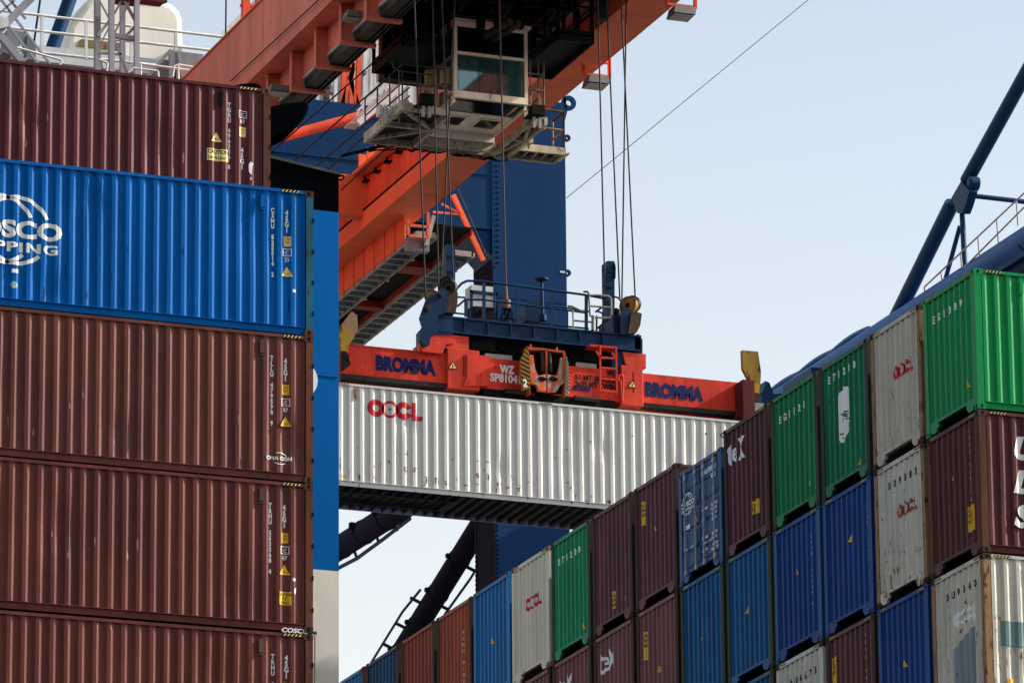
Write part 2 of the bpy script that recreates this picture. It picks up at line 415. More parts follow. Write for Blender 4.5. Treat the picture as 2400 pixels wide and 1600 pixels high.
hang = paint('light_grey_paint', (.84, .83, .77), .5, dirt=.08, rust=.2, low=True, rustcol=(.26, .10, .035))
rust_post = paint('post_orange_rust', (.42, .25, .13), .7, dirt=.3, rust=.6, rustcol=(.10, .04, .02))
cast_dk = paint('casting_brown', (.09, .05, .035), .7, dirt=.4, rust=.3)
olive = paint('vent_olive', (.12, .09, .06), .7, dirt=.3)

# ---------------------------------------------------------------- near stack of long sides (left of the picture)
LX, LY = 34.75-CL, 101.0
GL = 'containers of the near left stack'
def P2(t, x, y):      # photo point -> (x, z) on the near side of a container thing
    q = at(x, y, 'Y', t.location.y); return q.x-t.location.x, q.z-t.location.z
def serial(t, x, y, s_, x2=None, y2=None, s2='45G1', step=.107):
    a, z = P2(t, x, y); on_side(t, 'serial_number', vtext(s_, .122, step, .006), [white], a, z)
    if x2: a, z = P2(t, x2, y2); on_side(t, 'size_code', vtext(s2, .14, .115, .006), [white], a, z)
def stickers(t, yb=None, ic=None, tri=None, trim=None, n='87'):
    if yb:
        a, z = P2(t, *yb); on_side(t, 'height_sticker', [(rect(-.07, -.2, .07, 0), 0), (moved(text_mesh('2.9m\n9\'6"', .07, .001, align='CENTER', sx=.8), 0, -.075), 1)], [trim or yel, redm if trim else blackm], a, z)
    if ic:
        a, z = P2(t, *ic)
        on_side(t, 'railway_mark', boxed('IC', .11, .17, .15, -.13)+[(moved(text_mesh(n, .11, .001, align='CENTER', sx=.9), 0, -.24), 0)], [white], a, z)
    if tri:
        a, z = P2(t, *tri); on_side(t, 'warning_triangle', triangle(.78), [blackm, trim or yel, blackm], a, z-.2)
c1 = container('dark maroon container topmost in the left stack, set one row back', GL, LX, LY+2.6, 39.43-2.896, mar_a, post=mar_post, seed=3, vent=hole, haz_side=(CL-.66,), castcol=mar_post, far_end_cast=True)
serial(c1, 539, 249, 'TGBU 496356 0', 569, 356)
stickers(c1, (570, 297), (570, 261), None, pale)
a, z = P2(c1, 508, 332); on_side(c1, 'warning_triangle', triangle(.78), [blackm, pale, blackm], a, z+.01)
a, z = P2(c1, 486, 374); on_side(c1, 'caution_strip', [(rect(0, 0, .46, .25), 0), (moved(text_mesh('CAUTION', .115, .003, sx=.83), .015, .15), 1), (moved(text_mesh("2.9m 9'6 HIGH", .075, .002, sx=.8), .015, .04), 1)], [pale, blackm], a, z)
a, z = P2(c1, 588, 392); on_side(c1, 'white_scuff', [(poly((-.03, -.1), (.02, -.16), (.035, .02), (.05, .09), (0, .12), (-.04, .05)), 0), (poly((-.01, -.25), (.02, -.26), (.01, -.18)), 0)], [white], a, z)
c2 = container('bright blue container with a white globe logo, second from the top of the left stack', GL, LX, LY, 36.51-2.896, blu, post=blu_post, seed=5, vent=blu, haz_side=(CL-.66,), castcol=cast_dk, far_end_cast=True)
serial(c2, 641, 496, 'CSNU 825514 2', 674, 503)
stickers(c2, (675, 553), (674, 584), (674, 623), pale, n='33')
def globe(k=1., word=True):
    s_ = []
    for cx in (-.16, .16):
        s_ += [(ring(cx, 0, .69, .615, 24, 156), 0), (ring(cx, 0, .69, .615, 226, 314), 0)]
    s_ += [(fit_text('COSCO', -1.04, -.16, 2.1, .36, .045), 0), (fit_text('SHIPPING', -.93, -.43, 1.9, .2, .04, spacing=1.15), 0)]
    return [(moved(a_, 0, 0, k), b_) for a_, b_ in s_]
a, z = P2(c2, 20, 536); on_side(c2, 'globe_logo', globe(), [white], a, z)
a, z = P2(c2, 34, 633); on_side(c2, 'label_patch', [(rect(-.05, -.045, .08, .03), 0)], [white], a, z)
a, z = P2(c2, 34, 667); on_side(c2, 'label_patch', [(disc(0, 0, .07), 0)], [paint('patch_mint', (.35, .55, .5), .5)], a, z)
a, z = P2(c2, 690, 681); on_side(c2, 'label_patch', [(rect(-.03, -.03, .03, .03), 0)], [white], a, z)
c3 = container('warm maroon container with a small white CMA CGM logo, third tier of the left stack', GL, LX, LY, 33.61-2.896, mar_b, post=mar_post, seed=8, vent=olive, haz_side=(CL-.62,), castcol=cast_dk, far_end_cast=True)
serial(c3, 639, 842, 'TLLU 479590 9', 671, 850)
stickers(c3, (671, 900), (671, 935), (671, 974))
a, z = P2(c3, 655, 1073)
on_side(c3, 'shipping_line_logo', [(moved(text_mesh('CMA CGM', .1, .004, align='CENTER', sx=1.1), 0, -.03), 0), (ring(.02, -.02, .14, .125, 40, 120, n=8, ax=1.3), 0), (ring(.02, .02, .14, .125, 230, 310, n=8, ax=1.3), 0)], [white], a, z)
c4 = container('reddish maroon container with a square yellow CAUTION sticker, fourth tier of the left stack', GL, LX, LY, 30.70-2.896, mar_c, post=mar_post, seed=12, vent=olive, haz_side=(CL-.62,), castcol=cast_dk, far_end_cast=True)
serial(c4, 635, 1187, 'TRHU 553568 4', 668, 1193)
stickers(c4, (669, 1247), (669, 1281), (668, 1321))
a, z = P2(c4, 669, 1402); on_side(c4, 'caution_sticker', [(rect(-.12, -.115, .12, .14), 0), (moved(text_mesh("CAUTION\n9'-6\"\nHIGH", .078, .002, align='CENTER', sx=.75), 0, .06), 1)], [yel, blackm], a, z)
a, z = P2(c4, 690, 1357); on_side(c4, 'white_scuff', [(disc(0, 0, .035, 7), 0), (poly((0, -.2), (.04, -.14), (.05, -.19), (.02, -.3)), 0)], [white], a, z)
me_ = decal([(moved(text_mesh('COSCO', .12, .004, sx=1.3, shear=.2), 0, 0), 0, 0)], [], lambda u, v, l: Vector((u, 0, v)))
me_.materials.append(white); a, z = P2(c4, 659, 1479); inst('chalk_writing', me_, c4, None, (a, .008, z))
c5 = container('maroon container cut off by the bottom edge of the picture in the left stack', GL, LX, LY, 27.78-2.896, mar_c, post=mar_post, seed=15, vent=olive, haz_side=(CL-.6,), castcol=cast_dk, far_end_cast=True)
serial(c5, 641, 1541, 'TRHU 675203 6', 673, 1545)
stickers(c5, (674, 1598), None, None)
scf = paint('scuff_pale', (.42, .25, .19), .7, dirt=.4, bump=0); scd = paint('scuff_dark', (.03, .02, .02), .7, bump=0); rs_ = random.Random(21)
def jag(cx, cy, a_, c_): return poly(*[(cx+a_*math.cos(2*math.pi*i/9)*rs_.uniform(.45, 1.2), cy+c_*math.sin(2*math.pi*i/9)*rs_.uniform(.5, 1.2)) for i in range(9)])
for t, pts in ((c4, ((122, 1250), (223, 1266), (323, 1276), (160, 1300), (300, 1300))), (c3, ((163, 950), (195, 925), (20, 985), (80, 1012), (560, 980))), (c1, ((62, 335), (112, 275), (430, 370))), (c5, ((230, 1465), (260, 1470)))):
    for px, py in pts: a, z = P2(t, px, py); on_side(t, 'scuff', [(jag(0, 0, .022, rs_.uniform(.05, .15)), 0)], [scf], a, z)
for t, pts in ((c2, ((155, 630), (205, 690), (430, 588), (262, 645), (104, 690), (679, 720), (301, 582))), (c3, ((565, 1082), (300, 1040)))):
    for px, py in pts: a, z = P2(t, px, py); on_side(t, 'scratch', [(jag(0, 0, .014, rs_.uniform(.05, .2)), 0)], [scd], a, z)
for t in (c1, c2, c3, c4, c5):
    for lx in (.05, CL-.13): inst('twistlock', cmesh('tl', lambda: MB().box((0, 0, -.024), (.08, .1, .0)).mesh('twistlock', mats=[None])), t, [cast_dk], (lx, .03, 0))
for t in (c1, c2, c3, c4, c5):
    for k in range(4): inst('lashing_slot', cmesh('slot', lambda: MB().box((0, 0, 0), (.03, .05, .09)).mesh('lashing_slot', mats=[None])), t, [hole], (CL-.022, -.002, .4+.62*k))
# thin lashing rod at the stack corner
b = MB(); p0 = at(738, 1482, 'Y', 101.2); b.path([p0, p0+Vector((.0, 0, -1.2)), p0+Vector((-.01, 0, -2.6))], .012).tube(p0+Vector((-.03, 0, 0)), p0+Vector((.03, 0, 0)), .03)
tag(b.build('lashing_rod', olive), 'thin brown lashing rod hanging at the corner of the left stack', 'rod')

# ---------------------------------------------------------------- right wall of container ends
RX, RY, RZ = 48.43, 100.4, 36.2
RW = 2.6
GR = 'containers of the long right stack'
def rc(row, n, label, col, **k):
    H = k.get('H', 2.896)
    return container(label, GR, RX, RY+RW*n, RZ-2.896-row*PITCHZ, col, **dict(dict(side='flat' if n else 'corr'), **k))
def et(t, s_, m_=None, u0=.42, drop=.55, step=.3):
    j0 = max(len(s_), round((CW-u0-.19)/ENDP.pitch))       # letters sit on the outer ribs
    for i, ch in enumerate(s_):
        yc = ENDP.a+(j0-i)*ENDP.pitch+.004
        on_end(t, 'serial_character', [(moved(text_mesh(ch, .21, .008, align='CENTER', sx=.7), 0, 0), 0)], [m_ or white], CW-yc, t['_H']-drop)
def tri_end(t, u0, z): on_end(t, 'warning_triangle', triangle(.62), [blackm, yel, blackm], u0, z)
def oocl_end(t, m_, u0=1.0, z=1.95, k=.62): on_end(t, 'shipping_line_logo', [(moved(s, 0, 0, k), 0 if q == 0 else None) for s, q in oocl() if q == 0], [m_], u0, z)
def tex(t, u0=.2, z=2.05): on_end(t, 'lease_logo', [(fit_text('t', -.02, .1, .26, .5, .015), 0), (fit_text('e', .26, .12, .26, .34, .012), 0), (fit_text('x', .56, .1, .32, .5, .012), 0)], [white], u0, z)
def ysticker(t, u0, z, w_=.26, h_=.42): on_end(t, 'caution_sticker', [(rect(0, 0, w_, h_), 0), (moved(text_mesh("CAU\nTION\nHIGH", .11, .004, sx=.8), .01, h_-.13), 1)], [yel, blackm], u0, z)

r00 = rc(0, 0, 'fresh green container with a sunlit long side at the top right corner of the stack', grn, seed=21, vent=grn, haz_side=(.24,), end='corr')
inst('vent', cmesh('vent', m_vent), r00, [grn], (1.0, .013, 2.47))
et(r00, 'ES1389', u0=.55, drop=.6, step=.29); tri_end(r00, 1.95, .55)
r01 = rc(0, 1, 'worn grey cream container between the fresh green and the teal green one, top row', crm, post=rust_post, castcol=cast_dk); oocl_end(r01, redm, 1.0, 1.62)
r02 = rc(0, 2, 'teal green container with a white emblem and the number ET1210', grn_c, post=dk_post); et(r02, 'ET1210', u0=.4, drop=.45, step=.31); tri_end(r02, 1.85, .35)
emb = [(poly((0, -.5), (.12, -.62), (.34, -.62), (.5, -.4), (.5, -.2), (.66, -.1), (.66, .62), (.55, .72), (.36, .74), (.3, .82), (.22, .72), (.08, .66), (0, .5)), 0),
       (poly((.14, -.1), (.3, 0), (.5, -.06), (.4, .06), (.56, .12), (.36, .12), (.3, .22), (.24, .1), (.1, .12), (.2, .02)), 1),
       (rect(.4, -.1, .62, -.07), 1), (rect(.4, .02, .64, .05), 1), (rect(.06, -.42, .3, -.38), 1), (rect(.14, -.52, .34, -.49), 1), (rect(.3, -.36, .33, -.22), 1)]
on_end(r02, 'emblem', [(moved(a_, 0, 0, .85), q_) for a_, q_ in emb], [white, paint('emblem_green', (.01, .22, .11), .5)], .88, 1.55)
r03 = rc(0, 3, 'mid green container numbered EG1121 between the teal green and the maroon one', grn_b, post=dk_post); et(r03, 'EG1121', u0=.5, drop=.62, step=.27); tri_end(r03, 1.9, .55)
r04 = rc(0, 4, 'maroon container marked tex beside the blue container doors, top row', mar_d, post=br_post); tex(r04, .16, 1.95); ysticker(r04, 1.45, .62, .34, .32)
r06 = rc(0, 6, 'purple maroon container just left of the blue container doors', mar_p, post=br_post); ysticker(r06, .3, 1.95, .22, .55); tri_end(r06, 1.15, 1.65)
r07 = rc(0, 7, 'purple maroon container just right of the bright leaf green one', mar_p, post=br_post); ysticker(r07, 1.1, .45, .18, .4); tri_end(r07, 1.9, .5)
r08 = rc(0, 8, 'leaf green container numbered ET1280 under the hoisted grey container', grn_d, post=dk_post); et(r08, 'ET1280', u0=.5, drop=.62, step=.27); tri_end(r08, 1.95, .4)
r09 = rc(0, 9, 'warm cream container with a small red logo between blue and green ones', crm_c, post=crm_c, castcol=rust_post); oocl_end(r09, redm, .85, 1.65)
r10 = rc(0, 10, 'sea blue container beside the warm cream one', blu_s); tri_end(r10, 1.2, 1.4)
r11 = rc(0, 11, 'brick brown container touching the sea blue one', redb2, post=br_post)
on_end(r11, 'serial_number', vtext('TCNU 918254 1', .12, .15), [white], 1.78, 2.1)
r12 = rc(0, 12, 'red brown container between the navy and the brick brown one', redb, post=br_post)
r13 = rc(0, 13, 'navy container at the far end of the top row, beside the red brown one', blu_n, post=br_post)
r14 = rc(0, 14, 'blue container far down the top row, next to last beside the funnel', blu_s, post=br_post)
r15 = rc(0, 15, 'steel blue container at the far end of the top row, mostly hidden by the funnel', blu_t, post=br_post)

# row 2
r20 = rc(1, 0, 'maroon container with big slanted white letters on its long side', mar_d, post=mar_post, seed=23, haz_side=(.24,), castcol=cast_dk)
tri_end(r20, 1.1, 1.8); ysticker(r20, 1.75, .55, .28, .52)
on_end(r20, 'serial_number', vtext('SUDU 850174 2', .11, .14), [white], 1.93, 2.55)
for ch, (px, py) in zip('UDS', ((2372, 1071), (2375, 1150), (2378, 1230))):
    a, z = P2(r20, px, py); on_side(r20, 'big_letter', [(text_mesh(ch, .62, .03, shear=.25, sx=1.2), 0)], [white], a, z)
r21 = rc(1, 1, 'worn cream container with a faded red logo, second row of the right stack', crm_w, post=rust_post, castcol=cast_dk)
oocl_end(r21, paint('faded_red', (.5, .14, .11), .6, dirt=.3), 1.0, 1.62)
et(r21, '009383', blackm, u0=.6, drop=.55, step=.27)
on_end(r21, 'serial_number', vtext('4600', .15, .19), [blackm], 1.42, 2.1)
r22 = rc(1, 2, 'royal blue container left of the worn cream one in the second row', blu_r); tri_end(r22, 1.3, 1.75)
on_end(r22, 'serial_number', vtext('CSLU 150972 4', .09, .12), [white], 2.1, 2.3)
r23 = rc(1, 3, 'royal blue container below the mid green EG1121 container', blu_r, post=blu_t); tri_end(r23, 1.15, 1.7)
on_end(r23, 'serial_number', vtext('CSLU 173306 8', .09, .12), [white], 1.95, 2.3)
r24 = rc(1, 4, 'steel blue container below the maroon tex container with a scuffed foot', blu_t, post=dk_post); tri_end(r24, 1.05, 1.5)
r25 = rc(1, 5, 'sea blue container right below the blue container doors', blu_t, post=dk_post); tri_end(r25, 1.1, 1.5)
r26 = rc(1, 6, 'pale maroon container with a tall yellow sticker, second row', mar_l, post=br_post); ysticker(r26, .38, 1.75, .2, .65); tri_end(r26, 1.25, 1.3)
r27 = rc(1, 7, 'pale maroon container marked tex with a white logo near its top, second row', mar_l, post=br_post); tex(r27, .3, 1.9)
r28 = rc(1, 8, 'pale maroon container marked tex at the bottom edge, below the leaf green one', mar_l, post=br_post); tex(r28, .25, 1.9)
r29 = rc(1, 9, 'maroon container at the bottom edge below the warm cream one', mar_l, post=br_post)
# row 3
r30 = rc(2, 0, 'rusty cream container with a blue painted patch at the lower right corner', crm_w, post=rust_post, seed=31, haz_side=(.24,), vent=None, castcol=cast_dk)
inst('vent', cmesh('vent', m_vent), r30, [olive], (1.0, .013, 2.47))
oocl_end(r30, white, .95, 1.7, .64); et(r30, '0U9340', blackm, u0=.78, drop=.58, step=.27)
on_end(r30, 'serial_number', vtext('46', .17, .2), [blackm], 1.5, 2.06)
on_end(r30, 'paint_patch', [(poly((.0, 0), (1.0, 0), (1.0, 1.28), (.75, 1.22), (.0, .98)), 0)], [paint('patch_pale_blue', (.33, .42, .50), .5, dirt=.3, rust=.3)], .88, -.0+.3)
a, z = P2(r30, 2349, 1505); on_side(r30, 'teal_band', [(rect(0, 0, 3.2, .5), 0)], [paint('band_teal', (.22, .36, .35), .5, dirt=.3, rust=.2)], a, z-.05)
a, z = P2(r30, 2360, 1594); on_side(r30, 'height_sticker', [(rect(0, -.12, .16, .05), 0)], [yel], a, z)
r31 = rc(2, 1, 'royal blue container left of the rusty cream one at the bottom right', blu_r); tri_end(r31, 1.2, 1.45)
on_end(r31, 'serial_number', vtext('CSLU 206418 7', .09, .12), [white], 1.9, 2.35)
r32 = rc(2, 2, 'maroon container with a tall yellow sticker between blue and cream in the third row', mar_p, post=br_post); ysticker(r32, .22, 1.75, .24, .68); tri_end(r32, 1.3, 1.4)
on_end(r32, 'serial_number', vtext('FCIU 945071 6', .1, .15), [white], 1.95, 2.5)
r33 = rc(2, 3, 'worn cream container numbered 0046 73 at the bottom edge, third row', crm_w, post=crm_w, castcol=cast_dk); et(r33, '0U4673', blackm, u0=.7, drop=.6, step=.27)
r34 = rc(2, 4, 'blue container peeping out at the bottom edge of the third row', blu_t, post=dk_post)

# the 8'6" box that shows its doors
def door_container(n, H=2.591):
    t = container('dark blue container showing its white barred doors', GR, RX, RY+RW*n, RZ-2.896, MATS['steel_navy'], H=H, side='flat', end='none', name='shipping_container')
    cm = MATS['steel_navy']
    galv = paint('galvanised', (.55, .57, .6), .45, dirt=.15, bump=0)
    for ob in list(t.children):
        if ob.name.startswith('frame'): pass
    MB_ = MB
    for k in (0, 1):      # k=0: near leaf (right in view)
        y0 = .165 if k == 0 else CW/2+.008; y1 = CW/2-.008 if k == 0 else CW-.165
        b = MB(); z0, z1 = .27, H-.11
        b.box((.03, y0, z0), (.06, y1, z1))
        nb = 5; hh = (z1-z0)/nb
        for i in range(nb):
            za, zb = z0+i*hh+.05, z0+(i+1)*hh-.05
            b.prism([(.03, y0+.05, za), (.03, y1-.05, za), (.008, y1-.05, za+.03), (.008, y0+.05, za+.03)], (0, 0, zb-za-.06)) if False else b.box((.012, y0+.04, za+.015), (.031, y1-.04, zb-.015))
        d = b.build_local('door', cm, t)
        for i, f in enumerate((.22, .78)):
            yy = y0+(y1-y0)*f
            q = MB(); q.tube((-.02, yy, .16), (-.02, yy, H-.05), .017, 8)
            for zz in (.23, H-.2): q.box((-.035, yy-.045, zz-.05), (.01, yy+.045, zz+.06))
            for zz in (.75, 1.2, 1.75): q.box((-.03, yy-.04, zz-.015), (.01, yy+.04, zz+.02))
            q.bar((-.045, yy-.02, .62+.1*k), (-.045, yy+(.3 if i == 0 else -.3)*.8, .62+.1*k), .02, .035)
            q.build_local('locking_bar', galv, d)
    on_end(t, 'globe_logo', [(s, k) for s, k in globe(.36)], [white], .5, 1.78, prof=lambda_flat)
    on_end(t, 'warning_triangle', triangle(.7), [blackm, yel, blackm], .98, 1.25, prof=lambda_flat)
    on_end(t, 'white_patch', [(rect(0, 0, .3, .1), 0), (disc(.62, .98, .07, 14, .7), 0)], [white], .32, 1.2, prof=lambda_flat)
    for s_, size, dx, dy in (('CSNU 893451', .16, 0, .5), ('45G1', .15, .55, .33), ('32,500 KG', .08, .55, -.3), ('71,650 LB', .08, .55, -.4), (' 3,700 KG', .08, .55, -.52), (' 8,160 LB', .08, .55, -.62), ('28,800 KG', .08, .55, -.95), ('63,490 LB', .08, .55, -1.05), ('76.4 CU.M', .08, .58, -1.2), ('2,700 CU.FT', .08, .52, -1.3), ('MAX. GW', .08, .02, -.3), ('TARE', .08, .02, -.55), ('PAYLOAD', .08, .02, -.95), ('CU. CAP', .08, .02, -1.22)):
        on_end(t, 'door_lettering', [(moved(text_mesh(s_, size, .006, sx=.9), 0, 0), 0)], [white], 1.3+dx, 1.7+dy, prof=lambda_flat)
    on_end(t, 'round_mark', [(disc(0, 0, .06, 14), 0)], [paint('mark_cyan', (.1, .45, .7), .5)], 2.02, .42, prof=lambda_flat)
    on_end(t, 'serial_plate', [(rect(0, 0, .17, .42), 0)], [paint('plate_grey', (.2, .24, .28), .5)], .86, .62, prof=lambda_flat)
    return t
class _Flat:
    bk = []
    def __call__(s, y): return .0085
lambda_flat = _Flat()
paint('steel_navy', (.0, .085, .25), .42, dirt=.2, rust=.08, rustcol=(.01, .02, .04))
def _bl(self, name, mats, parent):
    o = bpy.data.objects.new(name, self.mesh(name, (0, 0, 0), mats if isinstance(mats, list) else [mats])); COL.objects.link(o); o.parent = parent; return o
MB.build_local = _bl
door_container(5)

# ---------------------------------------------------------------- the container on the hook
OX, OY, OZ = 49.93, 143.5, 45.70-2.896
hc = container('light grey container with a big red logo hanging from the red spreader', None, OX, OY, OZ, hang, side='corr', seed=41, prof=SIDE30, haz_side=(.1, CL/2-.1), haz_end=False, detail_floor=True, castcol=rust_post, far_end_cast=True)
inst('vent', cmesh('vent', m_vent), hc, [rust_post], (.62, .013, 2.5))
a, z = P2(hc, 862, 933); a2, z2 = P2(hc, 991, 960)
k_ = (a2-a)/1.62
on_side(hc, 'shipping_line_logo', [(moved(s, 0, 0, k_), q) for s, q in oocl()], [redm, hang, redm], a, z-.5*k_+.0, prof=SIDE30)
rst = paint('rust_stain', (.30, .11, .03), .8, dirt=.4, rust=.4, rustcol=(.12, .05, .02), bump=0); rr_ = random.Random(9); shp = []
for zx, zy, w_, h_ in ((560, 765, 40, 60), (635, 770, 36, 45), (720, 840, 40, 70), (798, 850, 40, 55), (865, 870, 34, 40), (1110, 815, 36, 50), (1190, 820, 36, 60), (1345, 915, 34, 30), (1425, 925, 30, 40), (1950, 1020, 30, 60), (2115, 1020, 50, 50), (370, 740, 10, 40), (130, 790, 12, 50), (60, 700, 10, 130), (502, 462, 8, 8), (820, 446, 9, 9), (1510, 750, 9, 12), (565, 665, 40, 8), (1112, 718, 34, 8), (1192, 722, 34, 8), (495, 640, 8, 30), (575, 640, 10, 50), (920, 700, 8, 30), (1795, 628, 22, 8), (1975, 565, 20, 30), (2295, 525, 24, 12), (335, 855, 8, 24), (412, 852, 6, 22), (1020, 900, 30, 20), (1110, 895, 36, 8), (680, 910, 30, 20), (1260, 930, 30, 40), (1800, 880, 20, 8), (1500, 880, 26, 8)):
    q_ = at(780+zx/3.267, 860+zy/3.267, 'Y', OY); u_, v_ = q_.x-OX, q_.z-OZ; ww, hh_ = w_/3.267/83, h_/3.267/83
    def blob(cx, cy, a_, c_): return poly(*[(cx+a_*math.cos(2*math.pi*i/8)*rr_.uniform(.5, 1.2), cy+c_*math.sin(2*math.pi*i/8)*rr_.uniform(.5, 1.2)) for i in range(8)])
    shp.append((blob(u_, v_, ww*.55, .014), 0))
    if h_ > 15:
        for k in range(max(1, int(w_/12))): shp.append((blob(u_+rr_.uniform(-.4, .4)*ww, v_-hh_*rr_.uniform(.25, .5), .008+ww*.06, hh_*rr_.uniform(.2, .45)), 0))
on_side(hc, 'rust_stains', shp, [rst], 0, 0, prof=SIDE30)
a, z = P2(hc, 798, 1117); on_side(hc, 'height_sticker', [(rect(0, 0, .18, .07), 0)], [yel], a, z, prof=SIDE30)
a, z = P2(hc, 1689, 1024); on_side(hc, 'serial_number', [(moved(text_mesh('OOLU 913725 5', .2, .006), 0, 0), 0)], [blackm], a, z, prof=SIDE30)
a, z = P2(hc, 1654, 1018); on_side(hc, 'small_mark', [(rect(0, 0, .05, .07), 0)], [blackm], a, z, prof=SIDE30)

# ================================================================ ship-to-shore crane
boom_o = paint('chord_orange', (1.2, .25, .10), .5, dirt=.12, rust=.05, scale=.5)
boom_s = paint('boom_salmon', (1.15, .27, .18), .5, dirt=.25, rust=.2, scale=.5)
boom_r = paint('boom_red', (1.1, .15, .07), .5, dirt=.3, rust=.3, scale=.7)
crane_b = paint('crane_blue', (.0, .047, .17), .45, dirt=.12, rust=.05, scale=.4)
crane_n = paint('crane_navy', (.012, .03, .08), .5, dirt=.2, rust=.1)
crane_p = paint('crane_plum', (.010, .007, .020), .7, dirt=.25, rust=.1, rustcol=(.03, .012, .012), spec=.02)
dkst = paint('dark_steel', (.008, .008, .01), .7, dirt=.4, rust=.15, rustcol=(.03, .02, .015), spec=.08)
rail_g = paint('rail_grey', (.06, .05, .045), .5, dirt=.4, rust=.3)
grate = paint('walkway_grey', (.62, .60, .55), .6, dirt=.35, rust=.15)
offw = paint('off_white', (.95, .93, .92), .5, dirt=.2, rust=.08)
lamp_m = paint('lamp_housing', (.25, .25, .24), .5, dirt=.2); lamp_gl = paint('lamp_glass', (.55, .53, .45), .2, dirt=.05, bump=0)
ropem = paint('rope_black', (.03, .03, .035), .5, dirt=.3, bump=0)
crane = thing('harbour_crane', 'huge harbour crane with twin orange boom girders and a blue portal', 'crane', (58, 176, 3.2))
ZB, ZT = 59.0, 61.15
XL, XW, XR0, XR1 = 52.07, 52.72, 60.3, 61.5
# left girder
b = MB(); b.box((XL, 122, ZB), (XL+1.25, 183, ZT))
for y in range(124, 183, 8): b.box((XL-.012, y, ZB+.02), (XL, y+.05, ZT-.02))
b.box((XL-.05, 122, ZT), (XL+1.3, 183, ZT+.05))
gl = b.build('girder', boom_s, crane)
XG = at(739.8, 66, 'Z', ZB).x; XW = at(768.5, 67, 'Z', ZB).x
b = MB(); b.box((XW, 122, ZB-.78), (XW+.03, 183, ZB)); b.build('girder_web', boom_s, crane)
GB = 1.12
for i in range(-4, 13):
    y = 152.12+2.2*i
    b = MB().box((XG, y, ZB-GB), (XW+.02, y+.03, ZB)); b.box((XG-.03, y-.07, ZB-GB), (XG+.02, y+.09, ZB)); b.box((XG-.03, y-.06, ZB-GB-.1), (XW+.72, y+.12, ZB-GB)); b.box((XW+.05, y, ZB-GB-.02), (XW+.7, y+.03, ZB-GB+.12))
    b.build('bracket', boom_s, crane)
b = MB(); b.box((XW-.02, 122, ZB-.85), (XW+.08, 183, ZB-.79)); b.build('rail_flange', paint('flange_pale', (.75, .74, .74), .5, dirt=.2), crane)
b = MB(); b.box((XW+.06, 122, ZB-GB+.02), (XW+.40, 183, ZB-.86)); b.box((XW+.46, 122, ZB-GB+.0), (XW+.52, 183, ZB-.9)); b.box((XW+.6, 122, ZB-GB+.0), (XW+.64, 183, ZB-.9)); b.box((XW+.4, 122, ZB-.88), (XW+.7, 183, ZB-.84))
b.build('runway_rail', rail_g, crane)
XW = 52.72
# right girder
ZR = at(795, 472, 'X', XR0).z; ZL = at(795, 542, 'X', XR0-.14).z
b = MB(); b.box((XR0, 122, ZB+.02), (XR1, 184, ZR)); b.build('girder', boom_r, crane)
b = MB(); b.box((XR0-.14, 122, ZB), (XR1+.02, 184, ZL-.03)); b.build('girder_chord', boom_o, crane)
b = MB(); b.box((XR0-.16, 122, ZL-.03), (XR0-.02, 184, ZL+.04)); b.box((XR0-.04, 122, ZR+.0), (XR0+.02, 184, ZR+.06)); b.build('runway_rail', dkst, crane)
ya_, yb_ = at(811, 470+2, 'X', XR0).y, at(836, 446+2, 'X', XR0).y; zc_ = at(836, 450, 'X', XR0).z
for k in range(-1, 9):
    y = ya_+(yb_-ya_)*k; MB().box((XR0-.2, y-.25, zc_-.03), (XR0, y+.0, zc_+.03)).box((XR0-.2, y-.25, zc_-.03), (XR0-.14, y-.19, zc_+.12)).build('cable_cleat', dkst, crane)
for y in range(124, 184, 6): MB().box((XR0+.05, y, ZB-.006), (XR1-.05, y+.04, ZB)).build('weld_seam', boom_r, crane)
for y in (171.5, 175.5, 179.5, 165.3):
    b = MB(); b.path([Vector((XR1+.04, y+.35*k, ZB+.25-.22*math.sin(math.pi*k/6))) for k in range(7)], .035, 6); b.build('cable_loop', dkst, crane)
# cross ties between the girders
p = at(850, 402, 'Z', ZT)
b = MB(); b.box((XL+1.2, 170.6, ZR-.35), (XR0, 171.3, ZR-.05)); b.box((XL+1.2, 170.5, ZR-.05), (XR0, 171.5, ZR+.02)); b.build('cross_tie', boom_r, crane)
b = MB(); b.box((XR0-1.0, 169.9, ZB+.4), (XR0, 170.4, ZR)); b.box((XR0-.5, 166, ZR), (XR0+.2, 170, ZR+.1))
for k in range(7): b.box((XR0-.5, 164.5+k*.8, ZR+.1), (XR0+.1, 164.6+k*.8, ZR+.35+.03*k)); b.bar((XR0-.45, 164.5+k*.8, ZR+.1), (XR0-.1, 165.2+k*.8, ZR+.6), .06)
b.build('sheave_bracket', boom_o, crane)
# portal: column, beam, braces
YP = 175.2; pc = at(1155, 640, 'Y', YP); pcr = at(1328, 640, 'Y', YP); ptop = at(1316, 241, 'Y', YP)
XC0, XC1 = pc.x, pcr.x; YD = 1.85
b = MB(); b.mat(0).box((XC0, YP, 3.3), (XC1, YP+YD, ptop.z)); b.mat(0)
for k in (3, 9):
    z = ptop.z-k*2.05-1.0
    b.box((XC0+.02, YP-.012, z), (XC1-.02, YP, z+.02))
col = b.build('portal_column', [crane_b], crane)
zb_ = at(1077, 530, 'Y', YP).z
b = MB(); x = XC0+.16
b.box((XC0-.02, YP-.03, at(1155, 625, 'Y', YP).z), (XC0+.13, YP-.005, ptop.z-.5))
z = at(1155, 615, 'Y', YP).z
while z < ptop.z-1: b.box((XC0+.14, YP-.05, z), (XC0+.24, YP-.004, z+.05)); z += .19
b.build('bolt_strip', crane_b, col)
b = MB()
for xs_ in (XC0+.06, XC0-.02):
    z = 40.
    while z < 54: b.box((xs_, YP-.03, z), (xs_+.05, YP+.02, z+.07)); z += .16
z = 40.
